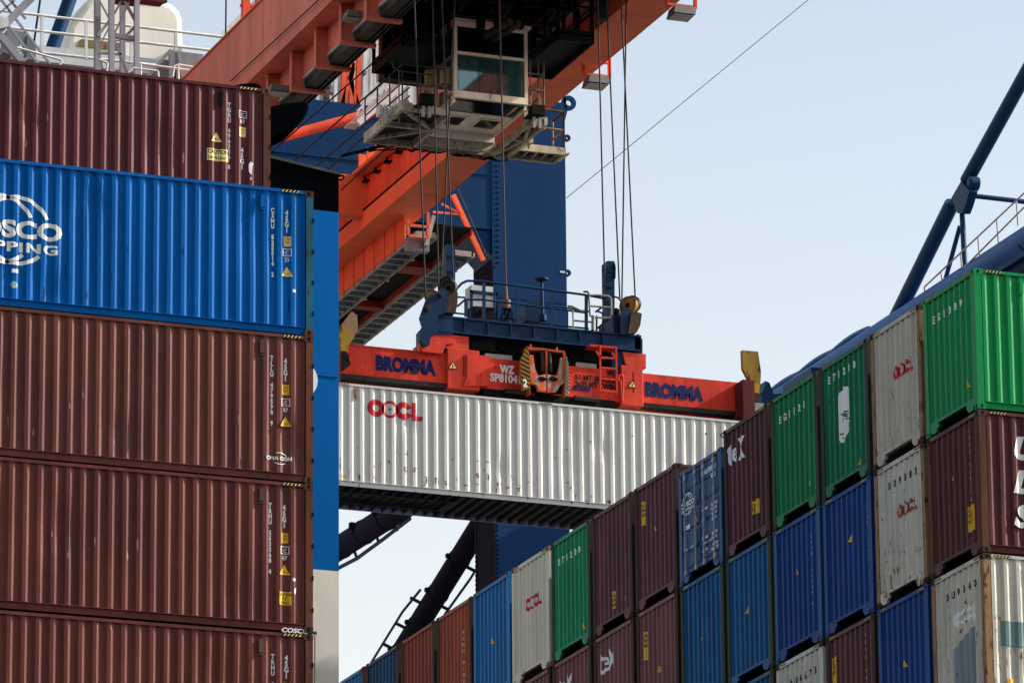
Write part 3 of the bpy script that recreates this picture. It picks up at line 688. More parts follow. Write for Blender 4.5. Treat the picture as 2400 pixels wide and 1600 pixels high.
while z < 54: b.box((XC0-.04, YP+YD-.16, z), (XC0-.002, YP+YD-.06, z+.07)); z += .16
for k in range(10): b.box((XC0-.04, YP+.2+.16*k, 47.6), (XC0-.002, YP+.27+.16*k, 47.68))
b.build('bolt_row', dkst, col)
b = MB().box((XC0-.006, YP+.02, 30), (XC0-.001, YP+YD-.02, zb_-1.0)); b.build('inner_face', crane_p, col, label='inner face of the column with its shade painted on in plum')  # thin dark sheet that paints the shade of the column's side into its colour
# lugs of the column
for px, py, r in ((1334, 241, .26), (1330, 323, .12), (1331, 639, .12)):
    q = at(px, py, 'Y', YP+.1); b = MB()
    n = 20
    for i in range(n):
        a0, a1 = 2*math.pi*i/n, 2*math.pi*(i+1)/n
        b.prism([q+Vector((r*math.cos(a), 0, r*math.sin(a))) for a in (a0, a1)]+[q+Vector((r*.42*math.cos(a), 0, r*.42*math.sin(a))) for a in (a1, a0)], (0, .12, 0))
    b.prism([Vector((XC1, YP+.1, q.z+r*.6)), Vector((q.x-r*.5, YP+.1, q.z+r*.8)), Vector((q.x-r*.45, YP+.1, q.z-r*.6)), Vector((q.x-r*.2, YP+.1, q.z-r)), Vector((XC1, YP+.1, q.z-r*3.2 if r > .2 else q.z-r))], (0, .12, 0))
    b.build('lug', crane_b, col)
q = at(1318, 637, 'Y', YP-.02); b = MB().box(q+Vector((-.08, 0, -.035)), q+Vector((.1, .015, .035))); b.build('name_plate', offw, col)
zb = at(1077, 530, 'Y', YP).z
b = MB(); b.box((40, YP, zb), (XC0, YP+2.1, zb+3.9)); b.box((40, YP-.03, zb+1.9), (XC0, YP, zb+1.93))
for x in (50.2, 54.5, 58.6, 62.5): b.box((x, YP-.02, zb+.05), (x+.04, YP, zb+3.85))
b.prism([(XC0-.9, YP+.1, zb), (XC0, YP+.1, zb), (XC0, YP+.1, zb-.9)], (0, 1.7, 0))
b.build('portal_beam', crane_b, crane)
MB().box((40, YP+.05, zb-.02), (XC0-.02, YP+2.05, zb-.003)).build('beam_underside_shade', crane_p, crane)  # added dark sheet; puts the shade under the beam into the colour
# braces below
def tube_px(b, a, c, ax, v, w_, n=20, v2=None):
    p, q = at(*a, ax, v), at(*c, ax, v if v2 is None else v2); dist = (p-CAM).dot(FW); b.tube(p, q, w_/2*dist/FPX, n); return p, q, w_/2*dist/FPX
XB = XC0+.6
b = MB(); p, q, r = tube_px(b, (1135, 1215), (930, 1545), 'X', XB, 52)
d = (q-p).normalized()
for f in (.28, .52, .75, .95): c_ = p+(q-p)*f; b.tube(c_-d*.05, c_+d*.05, r*1.06, 20); b.box(c_+Vector((-r-.1, -.08, .02)), c_+Vector((-r+.1, .08, .16)))
br = b.build('diagonal_brace', crane_p, crane)
b = MB(); off1 = Vector((-.1, -.0, .0)); side = RT*(r+.2)+Vector((0, 0, -.3))
b.path([p+side*1.0, p+side*1.05+(q-p)*.35, p+side*.9+(q-p)*.62], .05)
b.path([p-side*.9+(q-p)*.55, p-side*1.1+(q-p)*.72, p-side*1.1+(q-p)*1.1], .05)
for f in (.3, .58): b.tube(p+(q-p)*f, p+(q-p)*f+side, .06)
for f in (.62, .8, .95): b.tube(p+(q-p)*f, p+(q-p)*f-side*1.15, .06)
b.build('pipe_run', crane_n, br)
b = MB(); p, q, r = tube_px(b, (950, 1185), (740, 1318), 'X', XB, 58)
d = (q-p).normalized()
for f in (.2, .45, .7): c_ = p+(q-p)*f; b.tube(c_-d*.05, c_+d*.05, r*1.06, 20); b.box(c_+Vector((-r-.12, -.12, .05)), c_+Vector((-r+.05, .1, .3)))
br = b.build('horizontal_brace', crane_p, crane)
b = MB(); side = RT*.2+UP*-(r+.12)
b.path([p+side*.8, p+side+(q-p)*.3, p+side*1.15+(q-p)*.6, p+side*.95+(q-p)], .07)
for f in (.15, .35, .6, .85): b.tube(p+(q-p)*f, p+(q-p)*f+side*1.05, .06)
b.build('pipe_run', crane_n, br)
# small orange bracket struts under the right girder (hinge stay)
b = MB(); p = at(1062, 457, 'Y', 170); q = at(1133, 611, 'Y', 170); b.bar(p, q, .13, .13)
b.build('hanging_strut', boom_o, crane)
b = MB(); b.bar(at(1035, 478, 'Y', 170), at(1086, 504, 'Y', 170), .06, .06); b.bar(at(1015, 497, 'Y', 170), at(1084, 503, 'Y', 170), .06, .06); b.build('strut_stay', boom_s, crane)
b = MB().tube(at(1072, 442, 'Y', 169.6), at(1140, 600, 'Y', 169.6), .02); b.build('stay_wire', ropem, crane)
# walkways under the girders with a dark cable trough between them
ZW = 58.0
XA, XBk, XCk, XD = [at(px, 700, 'Z', ZW).x for px in (797, 853, 929, 988)]
yA = at(951, 552, 'Z', ZW).y; yD = at(1103, 603, 'Z', ZW).y
def walkway(x0, x1, y0_, y1_, jag=0.):
    b = MB(); b.box((x0, y0_, ZW+.16), (x1, y1_, ZW+.2)); b.box((x1-.05, y0_, ZW-.02), (x1, y1_, ZW+.2)); b.box((x0, y0_, ZW-.02), (x0+.05, y1_, ZW+.2)); y = y0_
    while y < y1_: b.box((x0+.05, y, ZW+.02), (x1-.05+jag, y+.07, ZW+.16)); y += .62
    return b.build('walkway', grate, crane)
walkway(XA, XBk, yA, 185); walkway(XCk+.03, XD, yD, 185, .12)
for y in (169.5, 171.9, 174.1, 178.2): MB().box((XBk-.02, y, ZW-.06), (XBk+.06, y+.09, ZW+.04)).build('edge_clip', offw, crane)
MB().box((XBk+.02, yA-.5, ZW+.28), (XCk, 185, ZW+.34)).build('cable_tray', dkst, crane)
for px, py, w_ in ((938, 625, .8), (868, 722, .4), (832, 772, .35)):
    y = at(px, py, 'Z', ZW).y; MB().box((XBk+.02, y, ZW+.04), (XCk, y+w_, ZW+.27)).build('tray_crossbar', paint('tray_red', (.5, .07, .04), .6, dirt=.3, rust=.2), crane)
MB().box((XCk-.02, yA-.5, ZW+.1), (XCk+.02, 185, ZW+.3)).build('tray_edge', MATS['tray_red'], crane)
b = MB(); y = yA+.9
while y < 184: b.prism([(XA-.02, y, ZW+.1), (XA-.02, y+.95, ZW+.1), (XA-.02, y+.95, ZB+.02), (XA-.02, y+.25, ZB+.02), (XA-.02, y, ZB-.35)], (.05, 0, 0)); b.box((XA-.05, y+.9, ZW), (XA+.06, y+1.0, ZB)); y += 1.0
b.build('walkway_fascia', boom_o, crane)
MB().bar(at(1014, 508, 'Y', yA-.4), at(996, 578, 'Y', yA-.4), .12, .3, (0, 1, 0)).build('access_ladder', grate, crane)
q = at(955, 553, 'Y', yA-.3); MB().box((q.x, yA-.3, q.z-.45), (q.x+.75, yA, q.z-.05)).build('cable_box', paint('box_grey', (.5, .5, .48), .6, dirt=.4), crane)
b = MB(); q0_ = at(957, 498, 'Y', yA-.6); q1_ = at(1003, 498, 'Y', yA-.6); zl_ = at(957, 552, 'Y', yA-.6).z
for q in (q0_, q1_): b.bar(q, Vector((q.x, q.y, zl_)), .08)
for f in (.55, 1.): b.bar(Vector((q0_.x, q0_.y, q0_.z+(zl_-q0_.z)*f)), Vector((q1_.x, q1_.y, q0_.z+(zl_-q0_.z)*f)), .08)
b.build('lamp_frame', boom_s, crane)
# floodlights on red frames under the girders' edges
def flood(px, py, Y, k=1., frame=True):
    q = at(px, py, 'Y', Y)
    if frame:
        b = MB()
        for dx in (-.42, .42): b.bar(q+Vector((dx*k, 0, .95*k)), q+Vector((dx*k, 0, .18*k)), .09*k)
        b.bar(q+Vector((-.42*k, 0, .2*k)), q+Vector((.46*k, 0, .2*k)), .08*k); b.bar(q+Vector((-.42*k, 0, .62*k)), q+Vector((.46*k, 0, .62*k)), .06*k)
        f = b.build('lamp_frame', boom_r, crane)
    b = MB(); b.mat(0).prism([q+Vector((-.3*k, -.25*k, .12*k)), q+Vector((-.36*k, -.3*k, -.12*k)), q+Vector((-.36*k, .3*k, -.16*k)), q+Vector((-.3*k, .25*k, .12*k))], (.66*k, 0, 0))
    b.mat(1).box(q+Vector((-.33*k, -.27*k, -.165*k)), q+Vector((.27*k, .27*k, -.15*k)))
    b.build('floodlight', [lamp_m, lamp_gl], crane)
flood(1398, 192, at(1398, 150, 'Z', ZB).y+.3, 1.0); flood(1598, 30, at(1598, -40, 'Z', ZB).y+.6, 1.0)
flood(651, 211, 155.5, .85, False); flood(831, 38, 149.3, .85, False)
# small red mast on top of the left girder
b = MB(); q = at(590, 18, 'X', XL+.7); b.bar(q+Vector((-.2, 0, -.5)), q+Vector((-.2, 0, 1.5)), .22); b.bar(q+Vector((.25, 0, -.5)), q+Vector((.25, 0, 1.5)), .22); b.box(q+Vector((-.35, -.1, .0)), q+Vector((.4, .1, .08))); b.build('mast_foot', boom_r, crane)
# orange tube, pylon, white house behind
b = MB(); tube_px(b, (660, 322), (885, 262), 'Y', 174, 24); b.build('tie_tube', boom_r, crane)
b = MB()
for (a, c) in (((800, 265), (812, 80)), ((822, 268), (826, 80)), ((838, 262), (842, 80)), ((800, 250), (830, 150)), ((838, 250), (812, 160)), ((795, 275), (850, 268))):
    b.bar(at(*a, 'Y', 176.5), at(*c, 'Y', 176.5), .16)
b.build('pylon', boom_r, crane)
YH = 185.
p = at(640, 330, 'Y', YH); q = at(1010, 60, 'Y', YH)
b = MB(); b.box((p.x, YH, p.z), (q.x+1, YH+6, q.z+1))
x = p.x
while x < q.x+1: b.box((x, YH-.06, p.z), (x+.16, YH, q.z+1)); x += .42
h_ = b.build('machinery_house', offw, crane)
b = MB()
for px, py in ((735, 200), (880, 190), (760, 280)):
    c_ = at(px, py, 'Y', YH-.1); MB().box(c_, c_+Vector((.5, .06, .9))).build('vent_panel', paint('vent_grey', (.2, .2, .22), .6), h_)
# white stairway running up beside the trolley
b = MB()
for o_ in (0, 14, 30): b.bar(at(838, 290-o_, 'Y', 166), at(955, 190-o_, 'Y', 166), .07 if o_ else .2)
for k in range(9): p = at(838+13*k, 290-11.1*k, 'Y', 166); b.bar(p, p+Vector((0, 0, .45)), .05); b.box(p+Vector((-.25, 0, 0)), p+Vector((.12, .6, .03)))
b.build('stairway', offw, crane)
# white rails, pipes and ladders in front of the machinery house
b = MB()
for k in range(7):
    o_ = 13*k; b.bar(at(770+o_*1.1, 300-o_*.2, 'Y', 183), at(930+o_*.4, 170-o_*.9, 'Y', 183), .05+.03*(k % 2))
for k in range(8): px = 775+26*k; b.bar(at(px, 285-14*k, 'Y', 183), at(px, 225-14*k, 'Y', 183), .07)
b.build('stair_railing', offw, crane)
b = MB(); rr = random.Random(12)
for k in range(26):
    px, py = rr.uniform(655, 900), rr.uniform(110, 290); q = at(px, py, 'Y', YH-.4); w_, h_2 = rr.uniform(.15, .6), rr.uniform(.1, .9); b.box(q, q+Vector((w_, .3, h_2)))
b.build('house_fittings', paint('fitting_grey', (.42, .42, .45), .6, dirt=.4, rust=.2), h_)
b = MB(); 
for k in range(5): b.bar(at(700+42*k, 300, 'Y', YH-.5), at(704+42*k, 120, 'Y', YH-.5), .12)
b.build('house_pipe', offw, h_)
# cables parallel to the boom
for i, (px, py, px2, py2, Y) in enumerate(((632, 360, 960, 72, 160), (682, 382, 945, 150, 162), (738, 392, 960, 205, 162), (765, 400, 960, 225, 160), (800, 445, 975, 285, 160))):
    b = MB().tube(at(px, py, 'Y', Y+3), at(px2, py2, 'Y', Y-3), .025, 6); b.build('running_cable', ropem, crane)
b = MB().tube(at(541, 190, 'X', XL-.08), at(760, -12, 'X', XL-.08), .02, 6); b.build('running_cable', ropem, crane)

# ================================================================ trolley (dark frame seen from below)
tr = thing('crane_trolley', 'dark steel trolley frame hanging between the orange girders above the cabin', 'trolley', (56.3, 147, 60))
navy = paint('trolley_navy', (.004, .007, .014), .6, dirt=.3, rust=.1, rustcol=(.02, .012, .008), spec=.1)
def PXZ(x, y, Z): return at(x, y, 'Z', Z)
b = MB(); Zt = 59.6
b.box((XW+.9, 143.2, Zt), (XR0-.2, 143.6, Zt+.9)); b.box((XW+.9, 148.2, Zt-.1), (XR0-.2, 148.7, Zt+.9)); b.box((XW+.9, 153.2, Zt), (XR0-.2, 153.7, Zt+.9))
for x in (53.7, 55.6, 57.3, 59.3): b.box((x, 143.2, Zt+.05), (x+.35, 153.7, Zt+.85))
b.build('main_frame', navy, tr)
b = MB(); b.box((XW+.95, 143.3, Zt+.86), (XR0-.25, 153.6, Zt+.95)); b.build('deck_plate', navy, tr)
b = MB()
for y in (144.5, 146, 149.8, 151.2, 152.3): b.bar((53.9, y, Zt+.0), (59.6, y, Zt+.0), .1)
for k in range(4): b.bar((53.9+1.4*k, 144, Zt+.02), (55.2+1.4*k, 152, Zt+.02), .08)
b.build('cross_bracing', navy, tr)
for (x, y) in ((57.2, 146.8), (58.4, 145.6), (55.1, 145.7)):
    b = MB(); b.tube((x, y, Zt+.1), (x+.16, y+.1, Zt+.1), .55, 22); b.tube((x-.05, y-.03, Zt+.1), (x+.2, y+.13, Zt+.1), .12, 12); b.build('sheave', rail_g, tr)
# hangers down to the cabin
for px in (1127, 1168, 1218): 
    q = at(px, 60, 'Y', 149.2); b = MB().box((q.x-.11, 149.1, q.z-.1), (q.x+.1, 149.3, Zt+.1)); b.build('hanger', navy, tr)
b = MB(); p = at(1137, 84, 'Y', 148.6); q = at(1196, 50, 'Y', 147.6); b.tube(p, q, .11, 12); b.tube(p+Vector((.3, .1, -.02)), q+Vector((.3, .1, 0)), .11, 12); b.build('buffer', rail_g, tr)
# left service basket: polygon traced at its own plane, given real depth
def basket(pts, Y, depth, name='service_basket'):
    b = MB(); P = [at(x, y, 'Y', Y) for x, y in pts]
    zf = min(p.z for p in P)
    return P
def cage(x0, x1, y0, y1, z0, z1, posts, parent, lab=None):
    b = MB(); b.box((x0, y0, z0-.05), (x1, y1, z0)); b.box((x0, y0, z0-.25), (x0+.06, y1, z0+.12)); b.box((x1-.06, y0, z0-.25), (x1, y1, z0+.12)); b.box((x0, y0, z0-.25), (x1, y0+.06, z0+.12)); b.box((x0, y1-.06, z0-.25), (x1, y1, z0+.12))
    f = b.build('service_basket', navy, parent)
    b = MB()
    for k in range(posts+1):
        for y in (y0+.05, y1-.05):
            x = x0+.05+(x1-x0-.1)*k/posts; b.bar((x, y, z0), (x, y, z1), .09)
    for k in range(1, 3):
        for x in (x0+.05, x1-.05): b.bar((x, y0+(y1-y0)*k/3, z0), (x, y0+(y1-y0)*k/3, z1), .09)
    for z in ((z0+z1)/2, z1):
        b.bar((x0, y0+.05, z), (x1, y0+.05, z), .06); b.bar((x0, y1-.05, z), (x1, y1-.05, z), .06); b.bar((x0+.05, y0, z), (x0+.05, y1, z), .06); b.bar((x1-.05, y0, z), (x1-.05, y1, z), .06)
    b.build('basket_railing', navy, f)
pl = at(942, 88, 'Y', 149.0); cage(pl.x, pl.x+1.5, 149.0, 151.6, pl.z, Zt+.2, 2, tr)
pr_ = at(1290, 95, 'Y', 149.0); cage(pr_.x-.1, pr_.x+1.05, 148.2, 151.6, pr_.z, Zt+.4, 2, tr)
b = MB(); b.box((54.4, 151.8, 57.6), (56.2, 152.3, Zt)); b.build('support_panel', navy, tr)
# the far drop posts on the right of the trolley
for px in (1411,): q = at(px, 48, 'Y', 146); b = MB().box((q.x-.12, 145.8, q.z), (q.x+.13, 146.1, Zt+1)); b.build('rope_guide', navy, tr)

# ================================================================ driver's cabin
cream = paint('cabin_cream', (1.4, 1.25, 1.0), .45, dirt=.15, rust=.22, rustcol=(.25, .12, .03))
cream2 = paint('cabin_cream_clean', (1.3, 1.15, .95), .5, dirt=.15, rust=.08)
salm = paint('cabin_salmon', (.85, .45, .30), .5, dirt=.1)
def tint(name, col, gloss=.14):
    mt = bpy.data.materials.new(name); mt.use_nodes = True; n = mt.node_tree; n.nodes.clear()
    o_ = n.nodes.new('ShaderNodeOutputMaterial'); t_n = n.nodes.new('ShaderNodeBsdfTransparent'); g_n = n.nodes.new('ShaderNodeBsdfGlossy'); d_n = n.nodes.new('ShaderNodeBsdfDiffuse'); m1 = n.nodes.new('ShaderNodeMixShader'); m2_ = n.nodes.new('ShaderNodeMixShader')
    t_n.inputs[0].default_value = (*col, 1); g_n.inputs['Roughness'].default_value = .04; g_n.inputs[0].default_value = (.8, .95, 1, 1); d_n.inputs[0].default_value = (*[c*.35 for c in col], 1)
    m1.inputs[0].default_value = .18; m2_.inputs[0].default_value = gloss
    n.links.new(t_n.outputs[0], m1.inputs[1]); n.links.new(d_n.outputs[0], m1.inputs[2]); n.links.new(m1.outputs[0], m2_.inputs[1]); n.links.new(g_n.outputs[0], m2_.inputs[2]); n.links.new(m2_.outputs[0], o_.inputs[0])
    return mt
teal = tint('cabin_glass', (.36, .74, .76)); tealk = tint('cabin_glass_dark', (.04, .13, .13), .08)
cab = thing('operator_cabin', "cream crane driver's cabin with big teal windows and a rusty platform", 'crane cabin', (56.8, 151, 56))
YC = 149.5; cx0, cx1 = 55.72, 58.0; zc0, zc1 = 56.42, 58.72; YB = 152.7
fz = at(1100, 128, 'Y', YC).z
b = MB(); t_ = .1
b.box((cx0, YC, zc0+.0), (cx0+t_, YC+.12, zc1)); b.box((cx1-t_, YC, zc0), (cx1, YC+.12, zc1)); b.box((cx0+t_, YC, zc1-.13), (cx1-t_, YC+.12, zc1)); b.box((cx0+t_, YC, zc0), (cx1-t_, YC+.14, zc0+.2)); b.box((cx0+t_, YC, fz-.02), (cx1-t_, YC+.1, fz+.07))
# side frames and diagonal
for x in (cx0, cx1-.08):
    b.box((x, YC+.12, zc1-.1), (x+.08, YB, zc1)); b.box((x, YC+.12, zc0-.05), (x+.08, YB, zc0+.06)); b.box((x, YC+1.55, zc0), (x+.08, YC+1.65, zc1-.1)); b.box((x+.01, YC+.12, fz-.03), (x+.07, YC+1.55, fz+.03))
b.build('window_frame', cream, cab)
b = MB(); b.box((cx0, YC+1.65, zc0+.06), (cx0+.06, YB, zc1-.1)); b.box((cx1-.06, YC+1.65, zc0+.06), (cx1, YB, zc1-.1)); b.box((cx0+.06, YB-.08, zc0), (cx1-.06, YB, zc1-.1)); b.build('rear_body', salm, cab)
b = MB(); b.box((cx0-.05, YC-.12, zc1), (cx1+.08, YB, zc1+.07)); b.build('roof', cream2, cab)
for z0, z1, g_ in ((zc0+.2, fz-.02, teal), (fz+.07, zc1-.13, tealk)):
    b = MB().box((cx0+t_, YC+.04, z0), (cx1-t_, YC+.06, z1)); b.build('front_window', g_, cab)
b = MB().box((cx0+.03, YC+.13, zc0+.06), (cx0+.045, YC+1.55, zc1-.1)); b.build('side_window', tint('side_glass', (.95, .9, .85), .1), cab)
b = MB().box((cx1-.045, YC+.13, zc0+.06), (cx1-.03, YC+1.55, zc1-.1)); b.build('side_window', teal, cab)
# floor: front glass, white panel with two small windows
zf = zc0-.03
b = MB(); b.box((cx0+.08, YC+1.05, zf-.05), (cx1-.08, YC+1.3, zf)); b.box((cx0, YC+.14, zf-.1), (cx0+.08, YB, zf+.02)); b.box((cx1-.08, YC+.14, zf-.1), (cx1, YB, zf+.02)); b.box((cx0+.08, YC+1.3, zf-.05), (cx1-.08, YB, zf-.01)); b.build('floor_panel', cream, cab)
b = MB().box((cx0+.08, YC+.14, zf-.03), (cx1-.08, YC+1.05, zf-.01)); b.build('floor_window', glass('dark_glass', (.05, .07, .08)), cab)
for dx in (.28, 1.35):
    b = MB().box((cx0+dx, YC+1.42, zf-.058), (cx0+dx+.62, YC+2.15, zf-.05)); fw = b.build('floor_window', MATS['dark_glass'], cab)
    q = MB()
    for u0, u1, v0, v1 in ((-.05, .67, -.05, 0), (-.05, .67, .73, .78), (-.05, 0, 0, .73), (.62, .67, 0, .73)): q.box((cx0+dx+u0, YC+1.42+v0, zf-.08), (cx0+dx+u1, YC+1.42+v1, zf-.055))
    q.build('window_trim', cream2, fw)
# inside: seat and console
b = MB(); b.box((56.5, YC+1.2, zc0+.1), (57.0, YC+1.7, zc0+.55)); b.box((56.5, YC+1.6, zc0+.5), (57.0, YC+1.75, zc0+1.25)); b.build('seat', dkst, cab)
b = MB(); b.box((56.15, YC+.8, zc0+.1), (56.4, YC+1.5, zc0+.72)); b.box((57.1, YC+.8, zc0+.1), (57.35, YC+1.5, zc0+.72)); b.box((56.2, YC+.9, zc0+.72), (56.35, YC+1.1, zc0+.95)); b.build('console', boom_r, cab)
b = MB(); b.prism([(cx1-.1, YC+.3, zc0+.1), (cx1-.1, YB-.1, zc0+.1), (cx1-.1, YB-.1, zc0+.75), (cx1-.1, YC+.3, zc0+1.25)], (.03, 0, 0)); b.build('reflection_panel', paint('reflection_pale', (1.2, 1.25, 1.2), .6), cab)  # added pale panel; its slant imitates the sky reflection in the glass
b = MB(); b.box((cx0+.7, YB-.16, zc0+.05), (cx1-.1, YB-.12, zc0+1.0)); b.build('rear_reflection_panel', MATS['reflection_pale'], cab)  # added pale panel standing in for the bright reflection low in the window
b = MB(); b.box((cx0+.1, YC+.5, zc1-.2), (cx1-.1, YB-.1, zc1-.12)); b.build('ceiling', dkst, cab)
b = MB(); b.path([(56.3, YC+.5, zc0+.2), (56.5, YC+.6, zc0+.9), (56.9, YC+.6, zc0+.85)], .05); b.path([(57.05, YC+.5, zc0+.1), (57.0, YC+.7, zc0+1.1)], .05); b.build('control_lever', dkst, cab)
# wipers
b = MB().bar(at(1150, 232, 'Y', YC-.03), at(1150, 232, 'Y', YC-.03)+Vector((.02, 0, .3)), .02); b.build('wiper', dkst, cab)
# platform round the cabin
MB().box((cx0+.02, YB-.5, 56.1), (cx1-.02, YB+.02, zf-.04)).build('floor_sill', cream2, cab)
zp = 55.85; rust_c = paint('platform_cream', (.75, .65, .50), .6, dirt=.4, rust=.55, rustcol=(.10, .045, .02))
px0 = 54.11; px1 = 58.6; pyb = 152.8
b = MB()
b.box((px0, YC, zp), (px0+.1, pyb, zp+.3)); b.box((cx0-.15, YC+.2, zp), (cx0-.03, pyb, zp+.18)); b.box((cx1+.03, YC+.2, zp), (cx1+.15, pyb, zp+.18)); b.box((px1-.1, YC, zp), (px1, pyb, zp+.25))
b.box((px0+.1, pyb-.14, zp), (cx1+2.1, pyb, zp+.2)); b.box((px0+.1, YC+.05, zp), (cx0-.15, YC+.17, zp+.2)); b.box((cx1+.15, YC+.05, zp), (px1-.1, YC+.17, zp+.2))
b.box((cx0-.03, pyb-.5, zp+.0), (cx1+.03, pyb-.35, zp+.3))
for x0_, x1_ in ((px0+.1, cx0-.15), (cx1+.15, px1-.1)):
    b.bar((x0_, YC+.2, zp+.08), (x1_, YC+1.6, zp+.08), .1); b.bar((x1_, YC+1.7, zp+.08), (x0_, pyb-.2, zp+.08), .1); b.box((x0_, YC+1.6, zp+.02), (x1_, YC+1.7, zp+.18))
for k in range(6): b.bar((px1+.1+.3*k, pyb-.9, zp+.08), (px1+.1+.3*k, pyb-.14, zp+.08), .05)
b.box((px1, pyb-.95, zp), (cx1+2.1, pyb-.85, zp+.22)); b.box((cx1+2.0, pyb-.85, zp), (cx1+2.1, pyb-.14, zp+.22))
pf = b.build('platform_frame', rust_c, cab)
dkb = paint('deck_brown', (.07, .055, .045), .8, dirt=.4, rust=.3)
for a_, c_ in (((px0+.1, YC+.17, zp+.19), (cx0-.15, pyb-.14, zp+.215)), ((cx1+.15, YC+.17, zp+.19), (px1-.1, pyb-.14, zp+.215)), ((px1, pyb-.85, zp+.19), (cx1+2.0, pyb-.14, zp+.21))): MB().box(a_, c_).build('platform_deck', dkb, cab)
def railing(b, pts, h_, r=.025, n=3, step=1.):
    pts = [Vector(p) for p in pts]
    for z in [h_*k/(n-1) if n > 1 else h_ for k in range(1, n)]+[h_]:
        for a, c in zip(pts, pts[1:]): b.tube(a+Vector((0, 0, z)), c+Vector((0, 0, z)), r, 6)
    for a, c in zip(pts, pts[1:]):
        m_ = max(1, int((c-a).length/step))
        for k in range(m_+1): p = a+(c-a)*k/m_; b.tube(p, p+Vector((0, 0, h_)), r, 6)
rg = paint('railing_grey_brown', (.22, .19, .15), .5, dirt=.4, rust=.3)
b = MB(); railing(b, [(cx0-.2, YC+.1, zp+.3), (px0+.05, YC+.1, zp+.3), (px0+.05, pyb, zp+.3)], 1.1, step=.8); b.build('railing', rg, cab)
b = MB(); railing(b, [(px1+.2, YC+1.1, zp+.25), (px1+.2, pyb-.9, zp+.25)], 1.0, step=.6); b.build('railing', rg, cab)
b = MB(); railing(b, [(px1+.3, pyb-.9, zp+.2), (cx1+2.05, pyb-.9, zp+.2), (cx1+2.05, pyb, zp+.2)], 1.15, .035, step=.7); b.build('railing', paint('railing_rust', (.42, .27, .13), .6, dirt=.4, rust=.5), cab)
# ladder cage to the right of the cabin
b = MB()
for z in (56.5, 57.0, 57.5): b.path([Vector((cx1+.03, YC+.3, z)), Vector((cx1+.6, YC+.3, z)), Vector((cx1+.68, YC+.55, z))], .03)
for x in (cx1+.2, cx1+.45, cx1+.62): b.tube((x, YC+.32, 56.3), (x, YC+.32, 57.95), .025, 6)
b.path([Vector((cx1+.1, YC+.3, 56.6)), Vector((cx1+.6, YC+.3, 57.6))], .02); b.build('ladder_cage', rg, cab)
# black floodlights on grey brackets at each side
for px, py in ((998, 236), (1257, 262)):
    q = at(px, py, 'Y', YC-.2); f = MB().box(q+Vector((-.2, -.2, -.15)), q+Vector((.2, .15, .15))).box(q+Vector((-.28, -.15, -.17)), q+Vector((.05, .3, -.13))).build('floodlight', dkst, cab)
    MB().box(q+Vector((-.12, -.05, -.5)), q+Vector((-.04, .05, -.15))).box(q+Vector((.06, -.05, -.5)), q+Vector((.14, .05, -.15))).build('lamp_bracket', grate, f)
rr = random.Random(31)
for nm, mt_, n_, bx in (('platform_gear', rust_c, 12, (px0+.1, cx0-.2)), ('platform_gear', rust_c, 12, (cx1+.1, px1+.3))):
    b = MB()
    for k in range(n_): x, y, z = rr.uniform(*bx), rr.uniform(YC+.1, pyb-.5), zp+.2; b.box((x, y, z), (x+rr.uniform(.05, .3), y+rr.uniform(.1, .3), z+rr.uniform(.08, .45)))
    b.build(nm, mt_, cab)
b = MB()
for k in range(9):
    x = rr.uniform(px0, cx1+1.2); P = [Vector((x+.25*j, pyb-.02+rr.uniform(-.1, .05), zp-.02+rr.uniform(-.09, .07))) for j in range(5)]; b.path(P, .022, 5)
b.build('cable_bundle', dkst, cab)
b = MB()
for x, y, z in ((cx0-.25, YC+.3, 56.9), (cx0-.5, YC+.9, 57.0), (cx0-.35, YC+1.6, 56.6)): b.box((x, y, z), (x+.22, y+.25, z+.5)); b.tube((x+.1, y+.1, zp+.3), (x+.1, y+.1, z), .03, 6)
b.build('equipment_box', paint('equipment_tan', (.75, .45, .18), .6, dirt=.4, rust=.4), cab)
# loose gear, hoses on the left of the platform
b = MB(); q = at(905, 262, 'Y', YC+.8)
for k in range(5): b.box(q+Vector((.12*k-.2, 0, -.1-.05*(k % 2))), q+Vector((.12*k-.1, .3, .2-.07*(k % 3))))
b.build('junction_box', offw, cab)
b = MB(); p = at(800, 366, 'Y', pyb+.3); q = at(905, 340, 'Y', pyb+.1); b.path([p, p+(q-p)*.3+Vector((0, 0, .0)), q], .05); b.build('arm', dkst, cab)
b = MB(); P = [at(x, y, 'Y', pyb+.05) for x, y in ((864, 356), (880, 352), (905, 352), (935, 349), (965, 352), (1000, 350), (1030, 358))]; b.path(P, .025); b.build('hose', dkst, cab)
b = MB(); P = [at(x, y, 'Y', YC+.5) for x, y in ((918, 145), (922, 158), (935, 166), (960, 170), (985, 173), (1012, 176))]; b.path(P, .02); b.path([P[2], P[2]+Vector((0, 0, -1.6))], .02); b.path([P[4], P[4]+Vector((0, 0, -1.6))], .02); b.build('railing', rg, cab)

